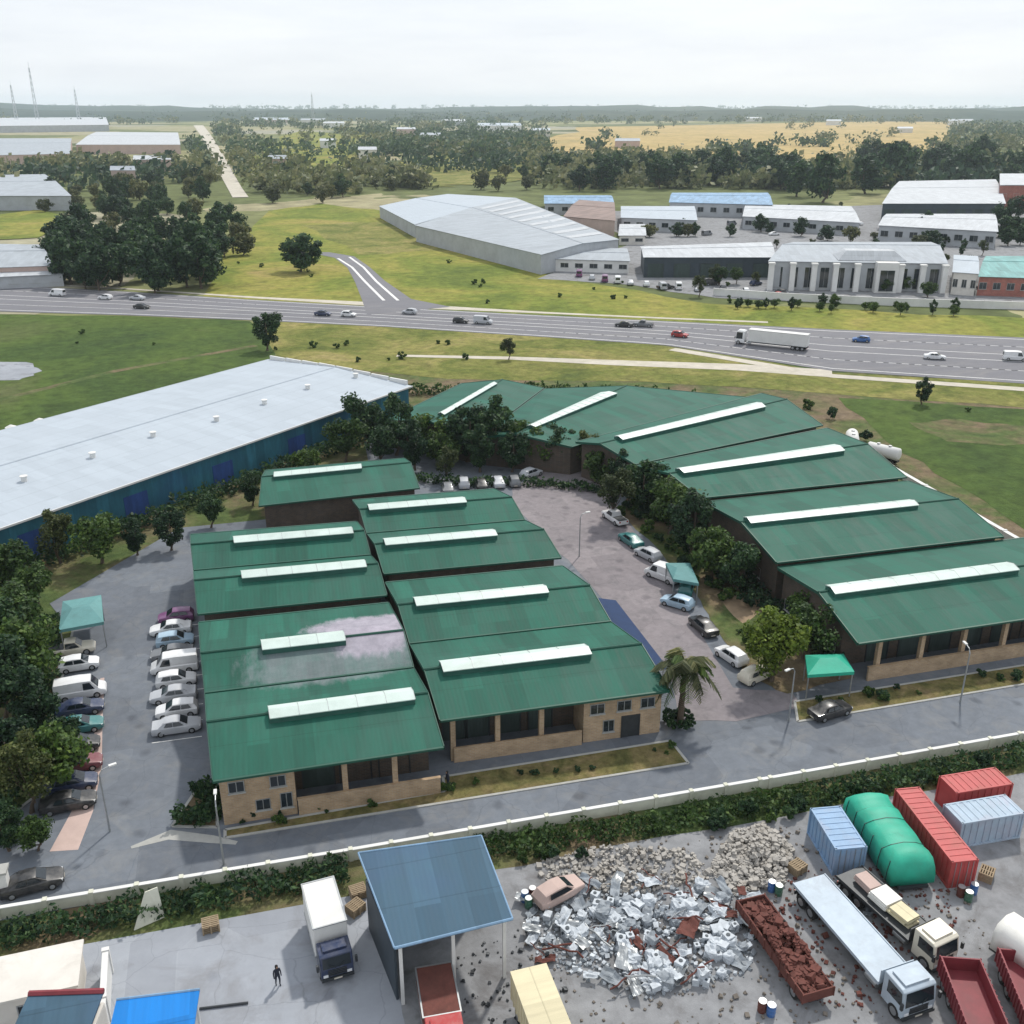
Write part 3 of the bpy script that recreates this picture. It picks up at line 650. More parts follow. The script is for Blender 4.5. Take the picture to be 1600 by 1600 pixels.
for y in (7.3, 12.3, 17.3, 22.2): b = MB(); b.tube([(23.8, y, .05), (23.8, y, 2.62)], .05, 6); b.build('awning_post', M['steel'], aw)
h5, F, W, D = hall('green roofed hall behind the palm side hall, next to the pink paved lane', [(12.4, 103.2), (33.4, 102.2), (31.3, 126.3), (11.6, 127.2)], 5.2, [0, .5, 1], 1.35, HG, 0, [(.05, .7), (.05, .68)], ridge=(.46, .42))
# eastern range
h6, F, W, D = hall('widest green roofed hall of the eastern range with a pillared loading front', [(56.2, 75.3), (96, 75.3), (96, 93.0), (57.2, 93.3)], 5, [0, 1], 1.5, HG, 3.2, [(.03, .62)], ridge=.47, skyw=2.0)
for k in range(7): pier(h6, 3.2 + k * 5.1, .85, 4.7, .45)
for k in range(8): door(h6, 4.0 + k * 3.9, 3.8, 2.5, 3.3)
b = MB(); b.box(2.0, 38.5, .3, .55, 0, 1.6); b.box(1.95, 38.55, .25, .6, 1.6, 1.68); b.build('low_wall', M['brick'], h6)
h7, F, W, D = hall('green roofed middle hall of the eastern range in front of the long white kerb', [(57.2, 93.7), (88.2, 93.3), (88.9, 113.4), (57.2, 113.5)], 5.5, [0, 1], 1.4, HG, 0, [(.02, .78)], ridge=.46)
for rt, dd in ((h6, 17), (h7, 19)):
    for k in range(4): win(rt, .6, 3.8 + k * (dd - 5) / 4 + .6, 1.2, 1.6, 1.3, 'side')
    door(rt, .6, dd * .5 - .4, 1.1, 2.2, 'side', 'darksteel')
h8, F, W, D = hall('green roofed hall of the eastern range next to the white tank trailer', [(57.0, 114.1), (88.9, 114.0), at(1292, 677, 5), at(994, 737, 5)], 5.9, [0, 1], 1.3, HG, 0, [(.04, .84)], ridge=.47)
h9, F, W, D = hall('turned green roofed hall at the bend of the range with a slanting ridge light', q((992, 734, 5), (1284, 672, 5), (1190, 622, 5), (900, 699, 5)), 5.9, [0, 1], 1.2, HG, 0, [(.08, .84)], ridge=.58)
h10, F, W, D = hall('green roofed hall at the bend with its ridge light running towards the highway', q((893, 698, 5), (1172, 621, 5), (853, 607, 5), (752, 683, 5)), 5, [0, 1], 1.2, HG, 0, [(.1, .8)], ridge=.6, skyw=1.3)
h11, F, W, D = hall('endmost green roofed hall of the range beside the grey warehouse', q((747, 682, 5), (849, 606, 5), (722, 599, 5), (602, 657, 5)), 5, [0, 1], 1.2, HG, 0, [(.12, .86)], ridge=.5, skyw=1.3)

# ------------------------------------------------------------------ grey warehouse beside the estate
def shed(name, label, cat, quad, ze, rise, roofm, wallm, group=None, wins=(), ridge_along=True, flat=False, parapet=0, doors=(), dark_front=False, oh=.5, root=None):
    """simple gabled or flat building; quad in plan FL, FR, BR, BL; ridge parallel to the front (or across)"""
    F = Frame(*quad); root = thing(name, label, cat, (F.o.x, F.o.y, 0), F.rz, group)
    W = (F.c[1] - F.c[0]).length; D = (F.c[3] - F.c[0]).length; ou, ov = oh / W, oh / D
    b = MB(); cs = [(ou, ov), (1 - ou, ov), (1 - ou, 1 - ov), (ou, 1 - ov)]
    lo = [F.P(u, v, 0) for u, v in cs]
    if flat:
        b.hexa(lo, [p + Vector((0, 0, ze)) for p in lo]); b.build('wall', M[wallm], root)
        b = MB(); lo = [F.P(u, v, ze + .004) for u, v in ((0, 0), (1, 0), (1, 1), (0, 1))]; b.hexa(lo, [p + Vector((0, 0, .35)) for p in lo]); rf = b.build('roof', M[roofm], root)
        if parapet:
            b = MB()
            for (u0, v0), (u1, v1) in (((0, 0), (1, 0)), ((1, 0), (1, 1)), ((1, 1), (0, 1)), ((0, 1), (0, 0))):
                p, r_ = F.P(u0, v0, 0), F.P(u1, v1, 0); d = r_ - p; b.box(0, d.length, 0, .3, ze - .1, ze + .35 + parapet, math.atan2(d.y, d.x), (p.x, p.y, 0))
            b.build('parapet', M[wallm], root)
    else:
        zr = ze + rise
        lo4 = [F.P(u, v, 0) for u, v in cs]; hi4 = [F.P(u, v, ze - .14) for u, v in cs]
        for i in range(4): b.quad(lo4[i], lo4[(i + 1) % 4], hi4[(i + 1) % 4], hi4[i])
        if ridge_along:
            for u in (ou, 1 - ou): b.add([F.P(u, ov, ze - .14), F.P(u, 1 - ov, ze - .14), F.P(u, .5, zr - .16)], [(0, 1, 2)])
        else:
            for v in (ov, 1 - ov): b.add([F.P(ou, v, ze - .14), F.P(1 - ou, v, ze - .14), F.P(.5, v, zr - .16)], [(0, 1, 2)])
        b.build('wall', M[wallm], root); b = MB()
        if ridge_along: sl_ = [((0, 0, ze), (1, 0, ze), (1, .5, zr), (0, .5, zr)), ((0, .5, zr), (1, .5, zr), (1, 1, ze), (0, 1, ze))]
        else: sl_ = [((0, 0, ze), (.5, 0, zr), (.5, 1, zr), (0, 1, ze)), ((.5, 0, zr), (1, 0, ze), (1, 1, ze), (.5, 1, zr))]
        for s_ in sl_:
            hi = [F.P(*p) for p in s_]; b.hexa([p - Vector((0, 0, .12)) for p in hi], hi)
        rf = b.build('roof', M[roofm], root)
        b = MB(); b.tube([F.P(0, .5, zr), F.P(1, .5, zr)] if ridge_along else [F.P(.5, 0, zr), F.P(.5, 1, zr)], .16, 6); b.build('ridge_cap', M[roofm], rf)
    for (x, z, w_, h_) in wins: win(root, x * W, (oh), z, w_, h_)
    for (x, w_, h_) in doors: door(root, x * W, oh, w_, h_)
    return root, F, W, D
wh, F, W, D = shed('warehouse', 'long pale grey roofed warehouse with dark teal side wall running towards the highway', 'warehouse',
    [(-61, 103), (29.2, 182.6), (3.6, 211.8), (-86.6, 132.2)], 5.6, 1.0, 'grey_roof', 'teal_wall')
b = MB(); b.box(-.12, W + .12, -.14, .06, 5.35, 5.62); b.build('gutter', M['white_wall'], wh)
b = MB()
for k in range(8): y0 = D * (.03 + k * .12); b.box(W - .1, W + .25, y0, y0 + D * .11, 4.6, 6.9 - abs(k - 3.5) * .12)
b.build('end_parapet', M['white_wall'], wh)
for k in range(7): b = MB(); b.box(8 + k * 16, 12 + k * 16, .44, .5, .05, 3.6); b.build('shutter', M['navy_shut'], wh)
for k in range(10):
    b = MB(); x, y = 14 + k * 11.5, D * (.3 + .02 * (k % 3)); zz = 5.6 + 1.0 * (y / D * 2); b.disc((x, y, zz + .3), .42, .7, 12, 'z'); b.disc((x, y, zz + .75), .55, .12, 12, 'z'); b.build('roof_vent', M['white_wall'], wh)
for k, (px, py) in enumerate(((22, 692), (52, 694), (68, 690), (100, 684), (128, 676))):       # bright plant standing along the far eave
    p = at(px, py, 0); b = MB(); t = thing('silo', ['small white silo by the far eave of the grey warehouse, nearest the field edge', 'white silo second in the row by the grey warehouse eave', 'tall white silo in the middle of the row by the grey warehouse eave', 'white silo beside the gap in the row by the warehouse eave', 'white silo at the highway end of the row by the grey warehouse eave'][k], 'silo', (p.x, p.y, 0), 0, 'white silos behind the warehouse')
    hh = 2.4 + (k % 3) * .5; b.disc((0, 0, hh / 2 + .5), 1.0, hh, 14, 'z'); b.tube([(0, 0, hh + .5), (0, 0, hh + .9)], [1.0, .2], 14); b.build('tank', M['white_wall'], t)
    b = MB()
    for a in range(4): b.tube([((.8) * math.cos(a * 1.57), .8 * math.sin(a * 1.57), 0), (.8 * math.cos(a * 1.57), .8 * math.sin(a * 1.57), .6)], .09, 5)
    b.build('stand', M['steel'], t)

# ------------------------------------------------------------------ boundary wall, gate, hedges
def long_wall(name, label, line, h, th, m, cop=True, step=3.2):
    o = Vector((*line[0], 0)); t = thing(name, label, 'wall', o); b, c, pr = MB(), MB(), MB()
    for p, q_ in zip(line, line[1:]):
        p, q_ = Vector((*p, 0)) - o, Vector((*q_, 0)) - o; d = q_ - p; a = math.atan2(d.y, d.x); L = d.length
        b.box(0, L, -th / 2, th / 2, 0, h, a, tuple(p)); c.box(-.01, L + .01, -th / 2 - .05, th / 2 + .05, h + .003, h + .09, a, tuple(p))
        for k in range(int(L / step) + 1): pr.box(k * step - .16, k * step + .16, -th / 2 - .09, th / 2 + .09, 0, h + .18, a, tuple(p))
    b.build('panel', M[m], t); c.build('coping', M['white_wall'], t); pr.build('post', M[m], t); return t
long_wall('boundary_wall', 'long pale boundary wall between the estate road and the scrap yard', [(-60, 64.6), (-21.7, 63.6), (3.8, 63.1), (40, 62.7), (110, 62.5)], 1.0, .22, 'bwall')
long_wall('retaining_wall', 'long low white kerb wall behind the eastern green halls', [tuple(at(1392, 737)[:2]), tuple(at(1600, 858)[:2]), (101, 84)], .9, .6, 'white_wall', step=9)
hedge('dark green hedge under the pale boundary wall beside the concrete yard', [(-40, 61.2), (-14, 61.3), (3.4, 61.6)], 2.4, 1.5, 'leaf_dark', .2, 130)
hedge('patchy green hedge under the pale boundary wall behind the rubble', [(13.5, 61.5), (28, 60.6), (44, 60.6)], 2.5, 1.1, 'leaf_mid', .2, 110)
hedge('dark hedge under the pale boundary wall behind the containers', [(44, 60.3), (60, 60.4), (85, 60.6)], 2.4, 1.3, 'leaf_dark', .2, 120)
hedge('thin green hedge along the eave of the grey warehouse towards the field', [(-92, 134.5), (-40, 180), (0, 215)], 3.5, 2.6, 'leaf_dark', .5, 22)
hedge('clipped round hedge at the corner of the worn green hall', [(-9.8, 71.4), (-6.9, 70.5), (-7.0, 74.6), (-8.4, 74.0)], 1.6, 2.0, 'leaf_dark', .2, 160)
hedge('scrubby hedge between the verge and the endmost green halls', [(8, 212), (33, 196), (60, 190), (86, 178)], 3.2, 2.4, 'leaf_mid', .4, 26)
rr = random.Random(11)
for k in range(24):
    x = rr.uniform(-5, 34); shrub((x, 68.9 + rr.uniform(0, 1.4)), rr.uniform(.3, .75), 'small shrub in the grass strip before the brick hall fronts', 'shrubs in the front grass strip')
for k in range(22):
    x = rr.uniform(50, 86); shrub((x, 72.4 + rr.uniform(-.9, 1.2)), rr.uniform(.4, .9), 'small shrub in the grass strip before the pillared loading front', 'shrubs before the loading front')
for k in range(34):
    x = rr.uniform(8, 60); shrub((x, 59.6 + rr.uniform(-1.1, .8)), rr.uniform(.5, 1.2), 'low scrub bush on the yard edge below the boundary wall', 'scrub bushes on the yard edge')

# ------------------------------------------------------------------ trees, near to far
NT_ = 'trees between the pink lane and the eastern halls'
for px, py, key, sc, lab in (
    (1003, 800, 'dark0', 1.0, 'dark tree at the far end of the lane planting by the turned hall'),
    (960, 815, 'broad1', .85, 'round green tree at the lane edge nearest the turned hall'),
    (1045, 835, 'broad0', 1.05, 'broad green tree behind the parked teal car'),
    (1075, 870, 'dark1', 1.05, 'dark tree against the wall of the middle eastern hall'),
    (1110, 905, 'dark2', 1.0, 'dark tree above the bare brown planting bed'),
    (972, 772, 'dark1', .8, 'small dark tree under the eave of the hall with the tank trailer'),
    (1150, 925, 'dark0', .85, 'dark tree between the brown bed and the widest hall'),
    (1265, 985, 'dark2', .75, 'dark tree behind the bright green canopy'),
    (1205, 1065, 'yellow0', 1.0, 'bright yellow green tree at the mouth of the lane'),
    (1255, 1030, 'broad2', .8, 'green tree between the yellow green tree and the canopy'),
    (985, 790, 'broad3', .75, 'small tree beside the pale van at the lane head'),):
    tree('tree', key, at(px, py), sc * 1.28, lab, NT_)
for px, py, key, sc, lab in (
    (575, 700, 'dark0', 1.0, 'dark tree between the grey warehouse and the endmost hall'),
    (620, 712, 'dark1', 1.0, 'dark tree beside the short back hall gable'),
    (672, 712, 'dark2', .9, 'dark tree behind the row of grey parked cars'),
    (730, 722, 'dark0', 1.0, 'widest dark tree before the endmost hall'),
    (775, 722, 'dark1', 1.05, 'dark tree under the valley of the bend halls'),
    (820, 724, 'dark2', .9, 'dark tree nearest the pale lane head'),
    (880, 722, 'dark0', .7, 'small dark tree beside the white van by the bend'),
    (648, 735, 'dark1', .8, 'dark tree over the gable end of the short back hall'), (750, 738, 'dark1', .75, 'dark tree directly behind the black saloon of the back row'), (800, 738, 'dark0', .7, 'dark tree behind the last grey hatchback of the back row'), (850, 730, 'dark2', .7, 'dark tree beside the silver hatchback on the lane head'), (940, 760, 'dark2', .7, 'dark tree on the lane corner beside the white van at the bend'),
    (700, 752, 'broad1', .5, 'low round tree among the grey parked cars'),
    (540, 722, 'broad0', .8, 'green tree on the warehouse side of the short back hall')):
    tree('tree', key, at(px, py), sc * 1.55, lab, 'trees around the bend halls')
for px, py, key, sc, lab in (
    (30, 1010, 'broad0', 1.0, 'green tree behind the shade net at the parking'),
    (-5, 1050, 'dark0', 1.15, 'dark tree cut by the picture edge above the white van'),
    (45, 1085, 'broad2', 1.05, 'large green tree beside the white parked van'),
    (10, 1130, 'broad3', 1.1, 'green tree cut by the picture edge beside the navy car'),
    (65, 1155, 'dark1', .9, 'dark tree overhanging the teal parked car'),
    (85, 1235, 'dark2', .9, 'dark tree over the dark parked cars'),
    (50, 1270, 'broad1', .8, 'green tree near the estate gate'),
    (20, 1225, 'dark0', .8, 'dark tree behind the gate planting'),
    (15, 1330, 'dark1', .55, 'small dark tree beside the white gate post'),
    (60, 1330, 'broad2', .4, 'low bushy tree beside the dark car at the gate'),
    (100, 1195, 'dark0', .6, 'small dark tree between two dark parked cars')):
    tree('tree', key, at(px, py), sc * 1.25, lab, 'trees at the western parking')
for px, py, key, sc, lab in (
    (95, 880, 'broad1', .9, 'green tree under the teal warehouse wall'),
    (160, 880, 'broad2', 1.0, 'green tree midway along the teal warehouse wall'),
    (20, 915, 'dark2', 1.0, 'dark tree at the near end of the teal warehouse wall'),
    (215, 868, 'dark1', .7, 'dark tree by the far end of the western parking'),
    (268, 860, 'dark0', .8, 'dark tree at the corner of the back hall'),
    (60, 945, 'broad0', .8, 'olive green tree above the shade net'),
    (330, 825, 'broad3', .7, 'green tree between the warehouse wall and the back hall'),
    (395, 790, 'dark1', .7, 'dark tree at the gable of the short back hall'),
    (480, 742, 'dark2', .75, 'dark tree behind the ridge of the short back hall')):
    tree('tree', key, at(px, py), sc * 1.1, lab, 'trees along the teal warehouse wall')
tree('tree', 'dark0', at(418, 548), 1.5, 'lone dark tree on the verge at the far corner of the grey warehouse')
tree('tree', 'wood0', at(470, 425), 1.6, 'lone round dark tree in the meadow beside the slip road', sz=1.3)
tree('tree', 'dark1', at(1440, 632), .8, 'small tree beside the field behind the eastern range')
tree('tree', 'broad1', at(795, 562), .7, 'small bushy tree on the verge below the highway')
for k, (px, py) in enumerate(((1215, 640), (1262, 640), (1300, 655), (1350, 690))): shrub(at(px, py), 1.6, 'bush behind the turned hall at the field edge', 'bushes behind the turned hall')
# wood on the far bank of the highway, each tree its own
def scatter(n, poly, keys, s0, s1, label, group, name='tree', seed=1, base=1.0):
    r = random.Random(seed); P = [at(*p) for p in poly]
    x0, x1 = min(p[0] for p in poly), max(p[0] for p in poly); y0, y1 = min(p[1] for p in poly), max(p[1] for p in poly)
    def inside(x, y):
        c = False
        for (xa, ya), (xb, yb) in zip(poly, poly[1:] + poly[:1]):
            if (ya > y) != (yb > y) and x < (xb - xa) * (y - ya) / (yb - ya) + xa: c = not c
        return c
    k = 0
    while k < n:
        x, y = r.uniform(x0, x1), r.uniform(y0, y1)
        if not inside(x, y): continue
        sc = r.uniform(s0, s1); tree(name, keys[r.randrange(len(keys))], at(x, y), sc, label, group, sc * r.uniform(.8, 1.15)); k += 1
scatter(46, [(95, 455), (60, 420), (110, 370), (180, 385), (330, 395), (325, 455), (200, 462)], ['wood0', 'wood1', 'wood2'], .9, 1.5, 'dark tree of the dense wood beside the highway at the white sheds', 'trees of the wood beside the highway', seed=3)
scatter(34, [(150, 385), (120, 345), (180, 320), (330, 310), (415, 345), (400, 395), (330, 415)], ['wood0', 'wood1', 'wood2', 'woodpale0'], .8, 1.3, 'tree in the loose back edge of the highway wood below the straight road', 'trees at the back of the highway wood', seed=4)
scatter(30, [(850, 300), (840, 280), (960, 275), (1190, 270), (1200, 292), (1000, 300)], ['wood0', 'wood1', 'wood2'], 1.6, 2.4, 'dark tree of the belt behind the blue roofed sheds', 'trees of the belt behind the sheds', seed=5)
scatter(40, [(1170, 300), (1180, 270), (1420, 255), (1640, 262), (1640, 285), (1380, 298), (1280, 318)], ['wood0', 'wood1', 'wood2'], 1.7, 2.6, 'dark tree of the belt behind the big white roofs', 'trees of the belt behind the white roofs', seed=6)
scatter(12, [(1560, 400), (1560, 340), (1640, 330), (1640, 400)], ['wood0', 'wood1', 'wood2'], .7, 1.2, 'dark tree beside the teal roofed house at the picture edge', 'trees beside the teal roofed house', seed=7)
scatter(16, [(1160, 368), (1200, 352), (1480, 362), (1500, 395), (1380, 385)], ['wood1', 'wood2', 'woodpale1'], .45, .8, 'tree between the pillared house and the white sheds', 'trees behind the pillared house', seed=8)
scatter(10, [(985, 372), (1050, 350), (1160, 352), (1160, 372)], ['wood1', 'woodpale2'], .45, .75, 'tree between the cream hut and the dark open shed', 'trees around the cream hut', seed=9)
scatter(40, [(430, 330), (380, 300), (560, 270), (860, 280), (860, 305), (600, 305)], ['wood1', 'woodpale0', 'woodpale1', 'woodpale2'], .8, 1.4, 'tree of the pale scrubland behind the long grey shed', 'trees of the scrubland behind the long shed', seed=10)
scatter(36, [(60, 335), (100, 285), (260, 250), (330, 270), (350, 310), (200, 330)], ['wood1', 'woodpale0', 'woodpale1', 'woodpale2'], .8, 1.4, 'tree of the scrubland on the shed side of the straight road', 'trees beside the straight road', seed=11)
scatter(22, [(1060, 478), (1240, 488), (1500, 496), (1500, 488), (1250, 478)], ['broad0', 'dark1', 'dark2'], .35, .7, 'clipped bush on the far verge before the white boundary wall', 'bushes before the white boundary wall', 'bush', seed=12)
# the wooded plain beyond: one mass
def plain(name, n, seed, mat, y0, y1, dens):
    r = random.Random(seed); b = MB(); k = 0
    while k < n:
        px = r.uniform(-150, 1750); py = y0 + (y1 - y0) * r.random() ** .8
        p = at(px, py)
        f = mnoise.noise(Vector((p.x * .004, p.y * .0025, seed)))
        if f < dens: continue
        if 194 < py < 250 and 850 < px < 1480 and mnoise.noise(Vector((p.x * .012, p.y * .007, 5))) < .36: continue
        if abs(px - (310 + (py - 196) * .6)) < 20 and py < 322: continue
        if px < 300 and 196 < py < 262: continue
        if 380 < px < 560 and 205 < py < 300 and r.random() < .75: continue
        if py > 296 and (px > 560 or px < 110): continue
        if py > 318 and 395 < px: continue
        k += 1; s = r.uniform(.7, 1.5) * (1 + (p.y / 5000)); h = 9 * s
        for c in range(4):
            cc = Vector((p.x + r.uniform(-5, 5) * s, p.y + r.uniform(-5, 5) * s, h * r.uniform(.35, .7)))
            for j in range(9):
                nr = Vector((r.gauss(0, .7), r.gauss(0, .7), r.gauss(.5, .5))).normalized(); a = nr.orthogonal().normalized(); bb = nr.cross(a); z = s * r.uniform(1.1, 2.3)
                q_ = cc + Vector((r.gauss(0, 1), r.gauss(0, 1), r.gauss(0, .8))) * 2.4 * s; q_.z = max(q_.z, .6)
                b.quad(q_ - a * z, q_ - bb * z * .7, q_ + a * z, q_ + bb * z * .7)
    return tag(b.build(name, M[mat]), kind='stuff')
plain('woodland', 1500, 31, 'leaf_far', 172, 262, .03)
plain('woodland', 1500, 32, 'leaf_farpale', 180, 310, -.05)
plain('woodland', 260, 34, 'leaf_far', 255, 330, .15)
plain('woodland', 2200, 33, 'leaf_far', 167, 188, -.4)

# ------------------------------------------------------------------ sheds and houses beyond the highway
def far_shed(name, label, pxs, ze, rise, roofm, wallm, wins=0, z=None, group=None, doors=0, **kw):
    z = ze if z is None else z
    r_, F, W, D = shed(name, label, 'house' if name == 'house' else ('shed' if 'shed' in name else 'building'), [at(a, b_, z) for a, b_ in pxs], ze, rise, roofm, wallm, group, **kw)
    for k in range(wins):
        w_ = min(3.2, W / wins * .55); win(r_, W * (k + .5) / wins - w_ / 2, kw.get('oh', .5), ze * .35, w_, ze * .35)
    for k in range(doors):
        w_ = W / doors * .6; door(r_, W * (k + .5) / doors - w_ / 2, kw.get('oh', .5), w_, ze * .68)
    return r_, F, W, D
w1, F, W, D = far_shed('long_shed', 'long grey many-ridged shed across the highway with its blind gable to the meadow', ((648, 352), (846, 398), (968, 374), (806, 309)), 7, 1.2, 'pale_roof', 'grey_wall')
b = MB()
for k in range(9): b.quad(*[F.P(u, v, 7 + 2.4 * min(v, 1 - v) + .06) for u, v in ((.06 + k * .1, .53), (.1 + k * .1, .53), (.1 + k * .1, .97), (.06 + k * .1, .97))])
b.build('roof_light', M['white_roof'], w1)
far_shed('long_shed', 'low pale grey shed adjoining the back of the long many-ridged shed', ((592, 322), (648, 351), (806, 309), (700, 303)), 6, .8, 'grey_roof', 'grey_wall', wins=0)
far_shed('annex_shed', 'low white annex with a dark window band at the end of the long grey shed', ((848, 404), (985, 408), (980, 388), (850, 386)), 4.5, .5, 'pale_roof', 'white_wall', wins=6)
far_shed('open_shed', 'wide dark open shed under a bright white roof', ((1005, 402), (1212, 402), (1205, 378), (1000, 385)), 7, .9, 'white_roof', 'dark_wall', wins=0, doors=5)
far_shed('blue_shed', 'blue roofed shed in front of the dark tree belt', ((1045, 316), (1208, 320), (1200, 301), (1050, 301)), 7, 1.2, 'blue_roof', 'grey_wall', wins=8)
far_shed('blue_shed', 'smaller faded blue shed behind the brown roofed block', ((850, 318), (960, 318), (955, 305), (850, 305)), 6, 1, 'blue_roof', 'grey_wall', wins=5)
far_shed('brown_shed', 'brown roofed block behind the cream hut', ((880, 338), (962, 345), (960, 316), (905, 312)), 7, 1.2, 'brown_roof', 'pink_wall', wins=5)
far_shed('block_shed', 'grey terrace block between the brown roof and the blue shed', ((970, 340), (1090, 344), (1085, 322), (970, 322)), 6, .8, 'grey_roof', 'grey_wall', wins=6)
far_shed('hut', 'small cream hut with a white roof before the brown block', ((966, 368), (1010, 368), (1008, 350), (968, 350)), 4, .5, 'white_roof', 'render', wins=2)
far_shed('white_shed', 'long low white roofed shed across the middle of the works', ((1160, 338), (1345, 348), (1330, 322), (1165, 319)), 6, .8, 'white_roof', 'grey_wall', wins=9)
far_shed('white_shed', 'biggest white roofed shed below the tree belt', ((1378, 318), (1572, 318), (1556, 280), (1405, 283)), 9, 1.5, 'white_roof', 'dark_wall', wins=0, doors=7)
far_shed('white_shed', 'white roofed shed in front of the biggest white shed', ((1372, 352), (1560, 362), (1555, 334), (1385, 334)), 7, 1, 'white_roof', 'grey_wall', wins=8)
far_shed('tower_block', 'red brick stair tower with a white cap at the end of the biggest white shed', ((1562, 290), (1640, 290), (1640, 272), (1562, 272)), 14, .5, 'white_roof', 'redbrick', wins=4, flat=True)
hs, F, W, D = far_shed('house', 'grand white house with a row of tall pillars and dark windows facing the highway', ((1200, 408), (1482, 412), (1455, 378), (1240, 378)), 9, 2.2, 'pale_roof', 'grey_wall', wins=0)
for k in range(11): win(hs, W * (.04 + k * .087), .5, .8, W * .05, 6.4)
b = MB()
for k in range(9):
    x = W * (.02 + k * .12); b = MB(); b.box(x - .8, x + .8, -2.2, -.6, 0, 8.3); b.box(x - 1, x + 1, -2.4, -.4, 8.304, 8.8); b.build('pillar', M['white_wall'], hs)
b = MB(); b.box(W * .6, W * .72, -3.2, .4, 0, 9.4); b.build('porch', M['white_wall'], hs); win(hs, W * .62, -3.2, .6, W * .08, 6.5)
b = MB(); b.hexa([(W * .4, 2, 9.3), (W * .78, 2, 9.3), (W * .78, 12, 10), (W * .4, 12, 10)], [(W * .45, 5, 12), (W * .72, 5, 12), (W * .72, 10, 12), (W * .45, 10, 12)]); b.build('attic_roof', M['white_roof'], hs)
far_shed('house', 'pale two storey wing to the side of the pillared white house', ((1488, 425), (1530, 428), (1528, 400), (1490, 398)), 7, 1, 'grey_roof', 'render', wins=3)
far_shed('house', 'teal roofed house with red brick walls at the picture edge', ((1528, 432), (1660, 436), (1650, 400), (1540, 400)), 6, 1.4, 'teal_roof', 'redbrick', wins=6)
long_wall('boundary_wall', 'white boundary wall in front of the pillared house across the highway', [tuple(at(*p)[:2]) for p in ((1115, 462), (1230, 470), (1400, 478), (1660, 486))], 2.2, .4, 'white_wall', step=8)
# sheds on the far left
far_shed('pale_shed', 'pale pink roofed shed at the edge of the highway wood', ((-60, 420), (85, 415), (62, 382), (-60, 380)), 6, 1.2, 'pale_roof', 'pink_wall', wins=4)
far_shed('pale_shed', 'small white shed nearest the highway at the edge of the wood', ((-30, 434), (100, 428), (92, 414), (-30, 416)), 4, .6, 'white_roof', 'grey_wall', wins=4)
far_shed('pale_shed', 'wide pale blue roofed shed in the scrubland', ((-60, 306), (112, 306), (70, 272), (-60, 274)), 8, 1.5, 'pale_roof', 'grey_wall', wins=6)
far_shed('long_shed', 'bright white roofed factory before the start of the straight road', ((118, 226), (282, 226), (278, 207), (150, 206)), 11, 2, 'white_roof', 'pink_wall', wins=9)
far_shed('long_shed', 'grey roofed factory beside the bright white one', ((-60, 244), (110, 240), (112, 216), (-60, 216)), 11, 2, 'pale_roof', 'pink_wall', wins=9)
far_shed('long_shed', 'farthest pale factory under the wooded skyline', ((-20, 197), (170, 195), (165, 183), (0, 184)), 14, 3, 'white_roof', 'grey_wall', wins=0)
rr = random.Random(21); FB = [(395, 192, 60), (430, 187, 50), (470, 196, 40), (505, 200, 34), (540, 186, 60), (585, 182, 40), (640, 180, 46), (690, 196, 40), (745, 205, 70), (655, 225, 36), (500, 232, 26), (620, 214, 30), (900, 186, 34), (1160, 190, 30), (1375, 186, 40), (1400, 208, 26), (1290, 196, 24), (960, 232, 40), (210, 268, 60), (175, 290, 40), (420, 268, 34), (560, 250, 30), (1480, 196, 40), (830, 214, 30)]
CN = ['white', 'pale grey', 'cream', 'grey roofed']
for k, (px, py, wd) in enumerate(FB):
    dh = max(3, wd * .13)
    far_shed('house', 'tiny pale building scattered in the wooded plain below the skyline', ((px, py), (px + wd, py), (px + wd * .95, py - dh * .6), (px + wd * .05, py - dh * .6)), 9 + rr.random() * 6, 2.5, rr.choice(['white_roof', 'pale_roof', 'grey_roof']), rr.choice(['white_wall', 'render', 'grey_wall', 'pink_wall']), z=0, group='tiny pale buildings in the wooded plain', wins=0)
for px, h_, d_, lab in ((22, 150, 3600, 'thin lattice mast at the picture edge on the skyline'), (55, 215, 3600, 'tallest lattice mast on the skyline'), (120, 135, 3600, 'lattice mast above the farthest factory on the skyline'), (488, 120, 3800, 'single thin mast on the skyline beyond the straight road')):
    a = math.atan2(px - 800, math.hypot(FOC, 635)) + YAW; t = thing('lattice_mast', lab, 'mast', (d_ * math.sin(a), d_ * math.cos(a), 0), 0, 'masts on the skyline')
    b = MB(); h_ *= .75
    for sx, sy in ((-1, -1), (1, -1), (1, 1), (-1, 1)): b.tube([(sx * 5, sy * 5, 0), (sx * 1.2, sy * 1.2, h_)], .55, 4)
    for k in range(9):
        z0, z1 = h_ * k / 9, h_ * (k + 1) / 9; r0, r1 = 5 - 3.8 * k / 9, 5 - 3.8 * (k + 1) / 9
        for s in (-1, 1): b.tube([(-r0, s * r0, z0), (r1, s * r1, z1)], .3, 4); b.tube([(r0, s * r0, z0), (-r1, s * r1, z1)], .3, 4)
    b.build('lattice', M['grey_wall'], t); b = MB(); b.tube([(0, 0, h_ * .98), (0, 0, h_ * 1.1)], .4, 5); b.build('antenna', M['steel'], t)

